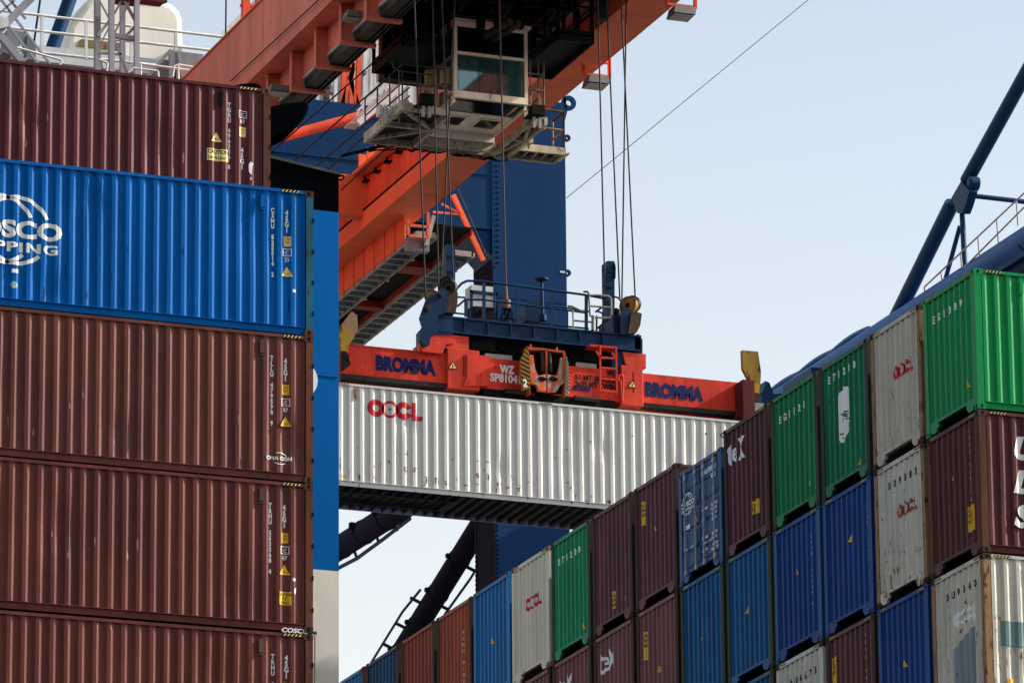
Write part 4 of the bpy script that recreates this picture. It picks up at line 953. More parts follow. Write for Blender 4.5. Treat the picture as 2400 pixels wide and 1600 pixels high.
# ================================================================ blue headblock
hb_b = paint('headblock_blue', (.009, .042, .12), .4, dirt=.25, rust=.12)
hb = thing('spreader_headblock', 'dark blue headblock with railings and rope sheaves on top of the red spreader', 'crane headblock', (56.3, 144.9, 47.2))
YN, YF = 144.0, 145.9
zt = 48.02; zl = 47.55
b = MB(); b.box((53.2, YN, zl), (59.15, YN+.12, zt)); b.box((53.2, YN-.06, zt-.05), (59.15, YN+.2, zt)); b.box((53.2, YN-.06, zl), (59.15, YN+.2, zl+.05)); b.box((53.2, YF-.12, zl), (59.15, YF, zt)); b.box((53.2, YN+.2, zl+.2), (59.15, YF-.2, zl+.25))
for x in (54.3, 55.6, 57, 58.2): b.box((x, YN+.12, zl+.02), (x+.12, YF-.12, zt-.05))
b.build('deck_frame', hb_b, hb)
b = MB(); b.box((53.6, YN+.3, zl-.62), (58.6, YF-.3, zl)); b.box((54.2, YN+.15, zl-.35), (54.9, YF, zl)); b.box((57.5, YN+.15, zl-.35), (58.2, YF, zl)); b.build('under_frame', dkst, hb)
b = MB(); b.box((58.3, YN+.05, zl-.65), (59.15, YF-.1, zl)); b.prism([at(x, y, 'Y', YN) for x, y in ((1488, 785), (1497, 782), (1506, 796), (1506, 842), (1488, 836))], (0, 1.6, 0)); b.build('end_block', hb_b, hb)
# left sheave cheeks
Z1 = lambda pts: zo(780, 560, 3.92, pts)
b = MB(); slab(b, Z1([(800, 850), (830, 800), (805, 720), (862, 560), (900, 505), (960, 500), (1000, 440), (1062, 480), (1055, 560), (1030, 680), (975, 700), (930, 745), (960, 760), (960, 870), (900, 890), (885, 975), (835, 975), (803, 930)]), 143.75, .14); b.build('sheave_cheek', hb_b, hb)
b = MB(); slab(b, Z1([(975, 700), (1105, 700), (1105, 880), (960, 880), (960, 760)]), 143.95, 1.7); b.build('end_block', hb_b, hb)
b = MB(); slab(b, Z1([(1068, 480), (1150, 492), (1145, 600), (1128, 680), (1040, 672), (1058, 600)]), 143.85, .5); b.build('rope_guard', paint('rust_brown', (.10, .055, .035), .6, dirt=.5, rust=.5), hb)
yw = paint('sheave_yellow', (.45, .24, .05), .5, dirt=.4, rust=.4)
def sheave(px, py, Y, r, mt, parent, ang=38, w_=.14):
    q = at(px, py, 'Y', Y); ax = Vector((math.cos(R(ang)), math.sin(R(ang)), 0))*-1; b = MB()
    n = 28; e1 = Vector((0, 0, 1)); e2 = ax.cross(e1).normalized()
    def C_(rr, o): return [q+ax*o+(e1*math.cos(2*math.pi*i/n)+e2*math.sin(2*math.pi*i/n))*rr for i in range(n)]
    rings = [C_(r*.28, -w_/2), C_(r*.34, -w_/2), C_(r*.85, -w_*.2), C_(r, -w_/2), C_(r*.93, -w_*.1), C_(r*.93, w_*.1), C_(r, w_/2), C_(r*.85, w_*.2), C_(r*.28, w_/2)]
    vs = [p for g in rings for p in g]
    b.add(vs, [(k*n+i, k*n+(i+1) % n, (k+1)*n+(i+1) % n, (k+1)*n+i) for k in range(len(rings)-1) for i in range(n)])
    return b.build('sheave', mt, parent)
sheave(*Z1([(1045, 425)])[0], 144.2, .24, rail_g, hb); sheave(*Z1([(1072, 455)])[0], 144.0, .23, rail_g, hb); sheave(*Z1([(910, 530)])[0], 144.15, .2, yw, hb)
for pt in ((995, 515), (870, 640)):
    q = at(*Z1([pt])[0], 'Y', 143.74); b = MB().tube(q, q+Vector((0, -.06, 0)), .085, 14); b.tube(q, q+Vector((0, -.09, 0)), .045, 12); b.build('axle', cast_dk, hb)
Z2 = lambda pts: zo(1160, 560, 3.564, pts)
b = MB(); slab(b, Z2([(1062, 600), (1085, 572), (1142, 612), (1125, 700), (1112, 790), (1060, 800)]), 143.85, .12); b.build('sheave_cheek', hb_b, hb)
b = MB(); slab(b, Z2([(1142, 612), (1178, 605), (1228, 622), (1215, 720), (1185, 780), (1112, 790), (1128, 700)]), 143.8, .55); b.build('rope_guard', MATS['rust_brown'], hb)
b = MB(); slab(b, Z2([(1000, 640), (1060, 640), (1060, 800), (1000, 795)]), 144.2, 1.2); b.build('end_block', hb_b, hb)
sheave(*Z2([(1118, 560)])[0], 144.15, .27, yw, hb); sheave(*Z2([(1150, 545)])[0], 144.3, .24, rail_g, hb); sheave(*Z2([(1018, 618)])[0], 145.5, .13, rail_g, hb)
# tall guide posts
for pts, Y in ((Z2([(918, 200), (940, 182), (1000, 185), (1000, 775), (905, 770), (925, 640)]), 145.4), ([(1045, 582), (1047, 572), (1067, 574), (1067, 700), (1047, 690)], 145.8)):
    b = MB(); slab(b, pts, Y, .25); x0_, z0_ = min(p.x for p in b.v), max(p.z for p in b.v)
    for k in range(5): b.box((x0_-.02, Y-.03, z0_-.35-.45*k), (x0_+.32, Y, z0_-.3-.45*k))
    b.build('guide_post', hb_b, hb)
b = MB(); slab(b, Z2([(1003, 200), (1010, 240), (1008, 330), (1000, 335)]), 145.35, .1); b.build('guide_pad', dkst, hb)
# railings
b = MB(); Y = YN-.03
b.path([at(x, y, 'Y', Y) for x, y in ((1072, 675), (1082, 664), (1095, 658), (1130, 659), (1372, 691), (1420, 700))], .035, 8)
b.path([at(x, y, 'Y', Y) for x, y in ((1072, 718), (1090, 702), (1130, 702), (1375, 733))], .03, 8)
for x, y0_, y1_ in ((1092, 700, 742), (1134, 660, 748), (1213, 669, 758), (1293, 680, 766), (1374, 692, 775)):
    b.bar(at(x, y0_, 'Y', Y), at(x, y1_, 'Y', Y), .085, .05, (0, 1, 0))
b.build('railing', hb_b, hb)
b = MB(); Y = YF
b.path([at(x, y, 'Y', Y) for x, y in ((1060, 695), (1150, 702), (1235, 713), (1330, 722), (1380, 730))], .028, 8)
b.path([at(x, y, 'Y', Y) for x, y in ((1060, 733), (1150, 742), (1330, 765), (1380, 770))], .028, 8)
for x in (1110, 1190, 1260, 1330): b.tube(at(x, 706+(x-1110)*.09, 'Y', Y), at(x, 748+(x-1110)*.11, 'Y', Y), .028, 8)
b.build('railing', hb_b, hb)
gate_g = paint('gate_grey', (.35, .34, .32), .5, dirt=.3, rust=.1)
b = MB(); Y = YN-.05
b.path([at(x, y, 'Y', Y) for x, y in Z2([(780, 470), (850, 468), (950, 478), (970, 500), (972, 640), (955, 660), (830, 655), (795, 640), (785, 480)])], .03, 8)
b.path([at(x, y, 'Y', Y) for x, y in Z2([(800, 560), (965, 572)])], .028, 8); b.path([at(x, y, 'Y', Y) for x, y in Z2([(650, 590), (655, 740)])], .025, 8); b.path([at(x, y, 'Y', Y) for x, y in Z2([(820, 640), (818, 760)])], .05, 8)
b.path([at(x, y, 'Y', Y+1.2) for x, y in Z2([(610, 560), (640, 562), (720, 600), (760, 602)])], .035, 8); b.path([at(x, y, 'Y', Y+1.2) for x, y in Z2([(655, 680), (820, 695)])], .03, 8)
b.build('gate', gate_g, hb)
b = MB()
for pts in (((990, 480), (1030, 490), (1055, 520), (1060, 790)), ((840, 610), (960, 520)), ((850, 750), (960, 660)), ((850, 600), (900, 620), (905, 770)), ((850, 640), (848, 860)), ((990, 640), (1003, 860)), ((740, 440), (775, 440), (790, 470))):
    b.path([at(x, y, 'Y', Y+.1) for x, y in Z2(pts)], .028, 8)
b.build('bent_rail', hb_b, hb)
# cabinet, hopper, stand pipe, low machinery
b = MB(); q = at(1105, 667, 'Y', 145.0); e = at(1156, 722, 'Y', 145.0); b.box((q.x, 145.0, e.z), (e.x, 145.5, q.z)); f = b.build('control_cabinet', offw, hb)
b = MB(); b.box((q.x-.05, 144.95, q.z-.25), (e.x+.12, 145.0, q.z-.17)); b.box((e.x+.06, 144.95, e.z-.45), (e.x+.12, 145.0, q.z-.17)); b.box((q.x-.05, 144.95, e.z-.45), (q.x+.02, 145.0, q.z-.17)); b.build('cabinet_frame', hb_b, f)
b = MB(); b.box((q.x+.05, 144.9, e.z-.42), (e.x, 145.5, e.z-.02)); b.build('motor', dkst, hb)
b = MB(); slab(b, Z2([(245, 560), (295, 508), (370, 515), (375, 690), (255, 680)]), 145.1, .5); b.build('hopper', hb_b, hb)
b = MB(); p = at(*Z2([(398, 640)])[0], 'Y', 144.8); q = at(*Z2([(388, 362)])[0], 'Y', 144.8); b.tube(p, q, .05, 12); b.tube(q, q+Vector((0, 0, .06)), .05, 14, r2=.2); b.tube(q+Vector((0, 0, .06)), q+Vector((0, 0, .1)), .2, 14); b.tube(p+Vector((0, 0, -.15)), p+Vector((0, 0, .02)), .11, 12); b.build('cable_stand', hb_b, hb)
b = MB(); x = 54.9; rr = random.Random(3)
while x < 57.6: b.box((x, 144.9+rr.uniform(0, .3), zt-.02), (x+rr.uniform(.06, .2), 145.5, zt+rr.uniform(.12, .36))); x += rr.uniform(.12, .3)
b.box((54.8, 145.5, zt), (57.7, 145.6, zt+.34)); b.build('valve_bank', hb_b, hb)
b = MB(); rr = random.Random(8)
for k in range(14):
    x = rr.uniform(53.7, 58.4); b.path([Vector((x, 144.3, zl-.05)), Vector((x+rr.uniform(.05, .3), 144.25, zl-rr.uniform(.2, .42))), Vector((x+rr.uniform(.3, .6), 144.3, zl-rr.uniform(.3, .6)))], .022, 5)
b.build('hose_bundle', dkst, hb)
b = MB()
for k in range(7): b.box((53.9+.68*k, YN-.075, zl+.08), (53.93+.68*k, YN-.01, zt-.07))
b.build('web_stiffener', hb_b, hb)

# ================================================================ red spreader
red = paint('spreader_red', (.95, .07, .04), .5, dirt=.3, rust=.32, rustcol=(.10, .02, .02))
red2 = paint('spreader_red_worn', (.88, .08, .045), .45, dirt=.25, rust=.35, rustcol=(.12, .03, .02))
navyl = paint('lettering_navy', (.004, .022, .13), .5, dirt=.15, bump=0)
sp = thing('container_spreader', 'red container spreader with navy lettering clamped on the light grey container', 'spreader', (56.2, 144.7, 46))
YS = 144.1
def beam(b, x0, x1, y0, y1, z0, z1): b.box((x0, y0, z0), (x1, y1, z1))
zL0, zL1 = 46.12, 46.98
b = MB(); b.box((50.15, YS, zL0), (53.45, YS+.55, zL1)); b.box((50.15, YS-.02, zL1-.03), (53.4, YS+.55, zL1+.0)); b.build('telescopic_beam', red, sp)
slm = paint('slide_black', (.03, .027, .025), .4, dirt=.3); MB().box((50.15, YS-.04, zL0-.13), (53.45, YS+.3, zL0)).build('slide_rail', slm, sp); MB().box((59.15, YS-.04, zL0-.12), (62.1, YS+.25, zL0)).build('slide_rail', slm, sp)
b = MB(); b.box((59.1, YS, zL0), (62.25, YS+.55, zL1)); b.build('telescopic_beam', red, sp)
for x0_, x1_ in ((50.15, 53.5), (59.1, 62.2)):
    b = MB(); b.box((x0_, YS+.9, 45.86), (x1_, YS+1.35, zL1-.3)); b.build('telescopic_beam', red, sp)
# centre frame
def rounded(o, w_=.02): bv_ = o.modifiers.new('bevel', 'BEVEL'); bv_.width = w_; bv_.segments = 2; return o
rounded(MB().box((53.42, YS-.12, 45.98), (54.35, YS+1.6, 47.12)).box((53.5, YS-.06, 47.11), (53.95, YS+.3, 47.22)).build('guide_frame', red2, sp))
rounded(MB().box((58.55, YS-.12, 45.98), (59.2, YS+1.6, 47.12)).box((58.7, YS-.06, 47.11), (59.1, YS+.3, 47.24)).build('guide_frame', red2, sp))
for a_, c_ in (((54.35, YS, 46.1), (58.55, YS+.9, 46.98)), ((54.35, YS+.95, 45.95), (58.55, YS+1.5, 46.8))): MB().box(a_, c_).build('main_beam', red, sp)
b = MB(); P_ = [(54.1, YS-.0, 46.28), (54.2, YS-.3, 46.35), (55.0, YS-.3, 46.35), (55.02, YS-.01, 46.28), (55.02, YS-.01, 47.0), (55.0, YS-.28, 46.9), (54.2, YS-.28, 46.9), (54.1, YS, 47.0)]
b.prism([at(x, y, 'Y', YS-.18) for x, y in ((1095, 830), (1148, 834), (1148, 892), (1146, 903), (1085, 905), (1095, 885))], (0, .2, 0)); b.build('cable_basket', red, sp)
b = MB(); b.box((54.5, YS-.03, 45.9), (58.4, YS+.9, 46.08)); b.build('under_rail', dkst, sp)
for a_, c_ in ((55.1, 55.95), (57.15, 57.9)): MB().tube((a_, YS-.1, 46.05), (c_, YS-.1, 46.05), .07, 10).build('cylinder', rail_g, sp)
# connecting lugs to the headblock
for x in (53.1, 58.7):
    b = MB(); b.box((x-.1 if x < 55 else x, YS-.1, 47.1), (x+.95 if x < 55 else x+.6, YS+1.5, 47.5)); b.prism([(x, YS-.12, 47.1), (x+.55, YS-.12, 47.1), (x+.6, YS-.12, 47.5), (x-.1, YS-.12, 47.5)], (0, .1, 0)); b.build('coupling_lug', red2, sp)
for pts in (((805, 940), (835, 975), (890, 975), (905, 860), (925, 850), (935, 900), (1110, 915), (1115, 960), (1040, 965), (1010, 1050), (830, 1032), (805, 1000)),):
    b = MB(); slab(b, Z1(pts), YS-.2, .12); b.build('coupling_plate', red, sp)
# flippers
b = MB(); slab(b, Z1([(175, 665), (225, 700), (232, 830), (195, 900), (135, 870), (65, 1050), (60, 900), (80, 790)]), 143.9, .12); b.k = 0
fl = paint('flipper_yellow', (.42, .26, .03), .6, dirt=.4, rust=.62, rustcol=(.05, .03, .015)); flr = paint('flipper_rust', (.30, .17, .10), .7, dirt=.4, rust=.4, rustcol=(.14, .06, .03))
f = b.build('flipper', flr, sp)
b = MB(); slab(b, Z1([(62, 900), (90, 795), (125, 815), (200, 905), (150, 965), (135, 1060), (65, 1040)]), 143.86, .1); b.build('flipper_arm', fl, f)
b = MB(); slab(b, Z1([(60, 1045), (110, 1055), (165, 1130), (160, 1160), (100, 1190), (58, 1190)]), 143.7, .7); q = at(*Z1([(100, 1080)])[0], 'Y', 143.7); b.tube(q, q+Vector((0, .5, 0)), .17, 12); b.build('flipper_motor', dkst, f)
b = MB(); slab(b, Z2([(2066, 928), (2198, 940), (2222, 1100), (2218, 1218), (2140, 1210), (2072, 1080)]), 144.6, .14); f = b.build('flipper', fl, sp)
b = MB(); slab(b, Z2([(2140, 1200), (2212, 1215), (2205, 1300), (2140, 1310)]), 144.55, .3); b.build('flipper_arm', paint('hinge_yellow', (.65, .33, .02), .5, dirt=.3, rust=.3, rustcol=(.1, .05, .02)), f)
b = MB(); q = at(*Z2([(2185, 1330)])[0], 'Y', 144.4); b.tube(q, q+Vector((0, .5, 0)), .17, 14); b.tube(q+Vector((0, -.03, 0)), q+Vector((0, .0, 0)), .11, 12); b.build('flipper_motor', rail_g, f)
ebm = paint('end_beam_dark', (.16, .03, .025), .6, dirt=.5, rust=.5, rustcol=(.03, .015, .012)); MB().box((62.0, 143.5, 45.75), (62.35, 146, 46.9)).build('end_beam', ebm, sp); MB().box((49.85, 143.5, 45.75), (50.15, 146, 46.7)).build('end_beam', ebm, sp)
b = MB(); slab(b, Z2([(2145, 1365), (2250, 1370), (2240, 1400), (2165, 1450)]), 144.3, .2); b.build('corner_guide', paint('guide_grey', (.4, .4, .42), .5, dirt=.3), sp)
# twin lift unit in the middle
ZZ = lambda pts: Z2(pts)
stripeY = paint('stripe_amber', (.60, .30, .04), .5, dirt=.25); 
def striped(pts, Y, n, parent, vertical=False, colr=None):
    b = MB(); b.mat(0); slab(b, pts, Y, .1)
    P = [at(x, y, 'Y', Y-.004) for x, y in pts]; zmin, zmax = min(p.z for p in P), max(p.z for p in P)
    cxs = lambda z, lo: None
    def span(z):
        xs = []
        for p, q in zip(P, P[1:]+P[:1]):
            if (p.z-z)*(q.z-z) < 0: xs.append(p.x+(q.x-p.x)*(z-p.z)/(q.z-p.z))
        return (min(xs), max(xs)) if len(xs) >= 2 else None
    b.mat(1); st = (zmax-zmin)/n
    for k in range(n+1):
        z = zmin+st*k; a_, c_ = span(min(zmax-.01, max(zmin+.01, z+.11))), span(min(zmax-.01, max(zmin+.01, z)))
        if a_ and c_ and z+.11 < zmax: b.add([(a_[0], Y and P[0].y, z+.11), (c_[1], P[0].y, z), (c_[1], P[0].y, z+st*.45), (a_[0], P[0].y, z+.11+st*.45)], [(0, 1, 2, 3)])
    return b.build('striped_guard', [colr or stripeY, haz_k], parent)
tw = MB(); slab(tw, ZZ([(265, 898), (425, 912), (425, 930), (280, 925), (300, 1300), (285, 1290)]), 143.72, .3); slab(tw, ZZ([(430, 915), (583, 935), (600, 1000), (600, 1310), (585, 1300), (570, 950), (430, 930)]), 143.72, .3); slab(tw, ZZ([(422, 910), (438, 912), (440, 1270), (428, 1270)]), 143.72, .3)
for x_, y_ in ((295, 880), (515, 905)): q = at(*ZZ([(x_, y_)])[0], 'Y', 143.8); tw.tube(q, q+Vector((0, 0, -.08)), .03, 8)
twin = tw.build('twin_lift_frame', paint('frame_orange', (.62, .10, .03), .5, dirt=.25, rust=.2), sp)
b = MB(); slab(b, ZZ([(285, 925), (423, 928), (425, 1290), (290, 1290)]), 143.95, .1); slab(b, ZZ([(438, 930), (570, 950), (590, 1290), (438, 1290)]), 143.95, .1); b.build('back_plate', dkst, twin)
wornp = paint('worn_primer', (.85, .16, .05), .6, dirt=.4, rust=.75, rustcol=(.42, .40, .37))
b = MB(); slab(b, ZZ([(290, 965), (320, 970), (335, 1080), (360, 1140), (425, 1130), (430, 1270), (365, 1265), (350, 1215), (300, 1205)]), 143.66, .14); slab(b, ZZ([(440, 1130), (520, 1140), (545, 1060), (550, 990), (578, 995), (582, 1200), (545, 1220), (520, 1270), (440, 1275)]), 143.66, .14); b.build('landing_foot', wornp, twin)
b = MB()
for x_ in (393, 487): q = at(*ZZ([(x_, 1168)])[0], 'Y', 143.65); b.prism([q+Vector((.125*math.cos(a), 0, .07*math.sin(a))) for a in [2*math.pi*i/14 for i in range(14)]], (0, -.006, 0))
b.build('slot', hole, twin)
b = MB()
for x_ in (398, 460): p = at(*ZZ([(x_-8, 945)])[0], 'Y', 143.8); q = at(*ZZ([(x_+6, 1110)])[0], 'Y', 143.8); b.tube(p, q, .055, 10)
b.build('hydraulic_ram', rail_g, twin)
striped(ZZ([(262, 905), (285, 935), (292, 1240), (235, 1262), (215, 1150), (215, 1010)]), 143.6, 10, twin)
striped(ZZ([(598, 975), (615, 1040), (622, 1290), (608, 1300), (590, 1290), (595, 1000)]), 143.6, 11, twin, colr=paint('stripe_cream', (.6, .5, .35), .5))
q = at(*ZZ([(250, 1228)])[0], 'Y', 143.58)
def wall_text(parent, s_, px0, py0, px1, py1, Y, mt, bold=.02, name='lettering', shear=0., slope=0.):
    p = at(px0, py1, 'Y', Y); q = at(px1, py0, 'Y', Y); vs, fs = fit_text(s_, 0, 0, q.x-p.x, abs(q.z-p.z), bold, shear)
    b = MB(); b.add([(p.x+x, Y, p.z+y) for x, y in vs], fs); return b.build(name, mt, parent)
wall_text(sp, '2', 1226, 888, 1236, 906, 143.585, white, .04)
# BROMMA and the other words; each box given by the photo line of its baseline
def word(s_, x0, yb0, x1, yb1, hpx, Y, mt, bold=.05, shear=0.):
    p = at(x0, yb0, 'Y', Y); q = at(x1, yb1, 'Y', Y); top = at(x0, yb0-hpx, 'Y', Y)
    return p, q.x-p.x, top.z-p.z
def put(s_, x0, yb0, x1, hpx, mt, bold=.05, Y=YS-.01):
    p, w_, h_ = word(s_, x0, yb0, x1, yb0, hpx, Y, mt); vs, fs = fit_text(s_, 0, 0, w_, h_, bold)
    b = MB(); b.add([(p.x+x, Y, p.z+y) for x, y in vs], fs); return b.build('lettering', mt, sp)
def stencil(x0, yb0, x1, hpx, Y=YS-.01):
    p, w_, h_ = word('', x0, yb0, x1, yb0, hpx, Y, None); vs, fs = fit_text('BROMMA', 0, 0, w_, h_, .065)
    b = MB(); b.add([(p.x+x, Y, p.z+y) for x, y in vs], fs); o = b.build('lettering', navyl, sp)
    return o
stencil(881, 868, 1022, 37); stencil(1512, 929, 1649, 36)
put('WZ', 1171, 874, 1206, 20, white, .06); put('SP81041', 1149, 893, 1220, 20, white, .04)
put('51 MT SINGLE', 1347, 889, 1443, 13, blackm, .05); put('2x35 MT TWIN', 1347, 905, 1443, 14, blackm, .05); put('WL', 1421, 880, 1443, 13, blackm, .05); put('BROMMA', 1342, 914, 1385, 11, navyl, .08)
for px, py in ((1061, 864), (1482, 908)):
    q = at(px, py, 'Y', YS-.135); b = MB(); b.mat(0).prism([q+Vector((-.13, 0, 0)), q+Vector((.13, 0, 0)), q+Vector((0, 0, .21))], (0, .01, 0)); b.mat(1).prism([q+Vector((-.10, -.004, .018)), q+Vector((.10, -.004, .018)), q+Vector((0, -.004, .178))], (0, .004, 0)); b.mat(0).prism([q+Vector((-.02, -.006, .03)), q+Vector((.02, -.006, .03)), q+Vector((.012, -.006, .12)), q+Vector((-.012, -.006, .12))], (0, .002, 0))
    b.build('warning_triangle', [blackm, pale], sp)
# ladder platform at the right of the centre frame
b = MB(); Y = YS-.35; L_ = lambda pts: [at(x, y, 'Y', Y) for x, y in ZZ(pts)]
for pts in (((878, 885), (880, 1275)), ((1010, 905), (1018, 1290)), ((880, 990), (1008, 998)), ((885, 1075), (1012, 1085)), ((885, 1165), (1014, 1175)), ((885, 1262), (1016, 1278)), ((845, 935), (878, 985)), ((975, 945), (1005, 990))):
    p, q = L_(pts); b.bar(p, q, .05, .05, (0, 1, 0))
lad = b.build('ladder', red, sp)
b = MB(); P = L_([(755, 922), (795, 885), (1015, 905), (985, 942)]); p0 = L_([(795, 885)])[0]; p1 = L_([(1015, 905)])[0]; b.box((p0.x, Y, p1.z-.04), (p1.x, Y+1.0, p1.z+.02)); b.build('ladder_platform', red2, lad)
b = MB(); b.path([at(x, y, 'Y', YS-.2) for x, y in ZZ([(1060, 1350), (1050, 1190), (1030, 1170), (1035, 1140), (1060, 1135), (1072, 1155), (1065, 1350)])], .025, 8); b.build('handle', red, sp)
for x in (53.88, 58.9): MB().box((x, YS-.125, 46.35), (x+.02, YS-.119, 46.95)).build('scratch_mark', dkst, sp)

b = MB()
for pts in (((300, 880), (260, 862), (180, 868), (120, 890)), ((640, 1000), (660, 970), (650, 935), (610, 925)), ((60, 960), (110, 985), (190, 985), (215, 960))): b.path([at(x, y, 'Y', YS+.2) for x, y in ZZ(pts)], .022, 6)
b.build('hose', dkst, sp)
for x0_, x1_ in ((54.6, 55.4), (57.3, 57.9), (56.0, 56.4)): MB().box((x0_, YS+.1, 46.98), (x1_, YS+.7, 47.14)).build('valve_box', grate, sp)
for k in range(9): q = at(1190+30*k, 800+3.2*k, 'Y', 144.4); MB().path([q+Vector((0, 0, .1)), q+Vector((.15, 0, -.12)), q+Vector((.4, .1, -.05))], .025, 6).build('hose', dkst, hb)

# ================================================================ hoist ropes
ropes = [((1402, 38), (1417, 648), 143.9), ((1422, 0), (1453, 705), 145.2), ((1455.6, 0), (1489, 705), 143.9), ((1468, 0), (1457.5, 712), 145.3),
         ((972, 20), (997.5, 701), 143.8), ((1015, 50), (1028, 690), 144.0), ((1036, 8), (1063, 672), 144.1), ((1066, 0), (1032, 685), 145.0)]
lab = ['hoist rope leftmost of the four on the right of the cabin', 'second hoist rope from the left on the right of the cabin', 'slanting hoist rope ending at the yellow sheave on the right', 'hoist rope crossing its neighbours on the right of the cabin',
       'hoist rope farthest left, running down to the small left sheave', 'hoist rope in front of the left edge of the cabin', 'hoist rope ending on the right of the left sheave pair', 'hoist rope slanting leftwards in front of the cabin to the left sheave']
for (a, c, Y), l_ in zip(ropes, lab):
    p, q = at(*a, 'Y', Y), at(*c, 'Y', Y); p2 = p+(p-q)*((60.2-p.z)/(p.z-q.z))
    tag(MB().tube(p2, q, .024, 8).build('hoist_rope', ropem), l_, 'rope', 'steel hoist ropes')
p, q = at(1172, 60, 'Y', 144.6), at(1185.5, 663, 'Y', 144.6); p2 = p+(p-q)*((60.2-p.z)/(p.z-q.z))
cc = thing('spreader_cable', 'brown electric cable with frayed strands hanging down to the headblock', 'cable', tuple(q))
MB().tube(p2, q, .026, 8).build('cable', paint('cable_brown', (.11, .075, .06), .6, dirt=.2, bump=0), cc)
b = MB(); b.tube(q, q+Vector((0, 0, -.5)), .03, 8, r2=.07); b.tube(q+Vector((0, 0, -.5)), q+Vector((0, 0, -.75)), .14, 9, r2=.12)
b.build('cable_sock', paint('sock_tan', (.3, .22, .15), .8, dirt=.4), cc)
b = MB(); rr = random.Random(5)
for k in range(16): s_ = q+Vector((rr.uniform(-.1, .12), rr.uniform(-.1, .1), -.7)); b.path([s_, s_+Vector((rr.uniform(-.12, .14), 0, -rr.uniform(.2, .35))), s_+Vector((rr.uniform(-.3, .25), rr.uniform(-.1, .1), -rr.uniform(.3, .75)))], .013, 5)
b.build('loose_strands', hole, cc)
tag(MB().tube(at(1902, -6, 'Y', 172), at(1328, 464, 'Y', 163), .013, 6).build('stay_wire', paint('wire_grey', (.006, .007, .01), .5, bump=0)), 'thin wire crossing the sky diagonally down to the blue column edge', 'wire')
tag(MB().tube(at(529, 80, 'Y', 172), at(530, -10, 'Y', 172), .03, 6).build('hanging_wire', ropem), 'short dark vertical wire above the white railing', 'wire')
tag(MB().tube(at(80, 98, 'Y', 182), at(95, -5, 'Y', 182), .04, 6).build('slack_cable', paint('cable_navy', (.01, .015, .06), .5)), 'dark blue slack cable left of the blue diagonal tube', 'cable')

# ================================================================ neighbouring crane on the right
n_b = paint('neighbour_blue', (.008, .06, .16), .4, dirt=.15, rust=.05, scale=.5); n_l = paint('neighbour_tube_blue', (.025, .16, .48), .35, dirt=.15, rust=.03, scale=.5)
X2 = 80.5
nc = thing('neighbour_crane', 'dark blue tubular crane structure rising behind the right container stack', 'crane', (X2, 165, 3))
b = MB(); tube_px(b, (2440, 108), (2266, 424), 'X', X2, 34, 24); b.build('stay_tube', n_b, nc)
b = MB(); tube_px(b, (2231, 478), (2075, 795), 'X', X2, 36, 24); b.build('stay_tube', n_b, nc)
b = MB(); p, q, r = tube_px(b, (2272, 412), (2226, 492), 'X', X2, 22, 16)
for c_, rr_ in (((2259, 428), 19), ((2233, 480), 17)):
    k = at(*c_, 'X', X2-.35); b.tube(k+Vector((.2, 0, 0)), k+Vector((.5, 0, 0)), rr_*(k-CAM).dot(FW)/FPX*.9, 20); b.tube(k+Vector((.16, 0, 0)), k+Vector((.2, 0, 0)), rr_*(k-CAM).dot(FW)/FPX*.5, 16)
P = [at(x, y, 'X', X2-.25) for x, y in ((2252, 425), (2272, 448), (2262, 482), (2255, 500), (2244, 500), (2232, 470))]; b.prism(P, (.3, 0, 0)); b.build('joint_plate', n_b, nc)
b = MB(); tube_px(b, (2254, 478), (2262, 640), 'X', X2, 13, 12); b.build('strut', n_b, nc)
b = MB(); tube_px(b, (2250, 530), (2213, 665), 'X', X2, 11, 12); b.build('strut', n_b, nc)
b = MB(); p = at(2262, 456, 'X', X2); tube_px(b, (2262, 457), (2420, 475), 'Y', p.y, 12, 12); b.build('horizontal_tube', n_b, nc)
pA = at(2400, 558, 'X', X2); pB = at(2085, 771, 'X', X2)
d = Vector((0, 1, 0)); zt2 = (pA.z+pB.z)/2
pA = Vector((X2, pA.y-12, zt2-.05)); pB = Vector((X2, at(1812, 930, 'Z', zt2).y, zt2-.05)); rt_ = .42
b = MB(); b.tube(pA, pB, rt_, 28)
big = b.build('boom_tube', n_l, nc)
b = MB(); b.tube(pA+Vector((.75, 0, -.35)), pB+Vector((.75, 0, -.35)), .4, 24); b.build('boom_tube', n_b, nc)
for y in (158.5, 161.5, 164.5):
    b = MB(); P = []
    for i in range(13):
        a = R(-20-170*i/12+30); P.append(Vector((X2+.35+1.0*math.cos(a), y+.8*i/12, zt2-.2+.75*math.sin(a))))
    b.path(P, .045, 6); b.build('cable_loop', n_b, nc)
for k in range(6):
    b = MB(); y0_ = at(2070, 760, 'Z', zt2+.4).y+.5+k*2.9; P = [Vector((X2-.1, y0_+3.2*i/10, zt2+.36+.1*math.sin(math.pi*i/10))) for i in range(11)]
    b.path(P, .1, 6); b.build('cable_arch', n_l, nc)
b = MB(); P0 = at(2170, 705, 'X', X2-.3); 
def rl(px, py): return at(px, py, 'X', X2-.35)
b.path([rl(2167, 688), rl(2167, 672), rl(2400, 453), rl(2440, 415)], .03, 6); b.path([rl(2225, 662), rl(2400, 486), rl(2440, 446)], .03, 6)
for (x, y0_, y1_) in ((2205, 637, 662), (2251, 594, 632), (2292, 555, 602), (2336, 515, 568), (2382, 471, 528)): b.path([rl(x, y0_), rl(x+4, y1_)], .03, 6)
b.build('railing', paint('railing_white', (.6, .58, .56), .5, dirt=.2), nc)
b = MB(); y = 163.; p = at(2368, 585, 'Y', 175); b.box((p.x, 175, p.z-3), (p.x+12, 185, p.z)); x = p.x
while x < p.x+12: b.box((x, 174.95, p.z-3), (x+.1, 175, p.z)); x += .28
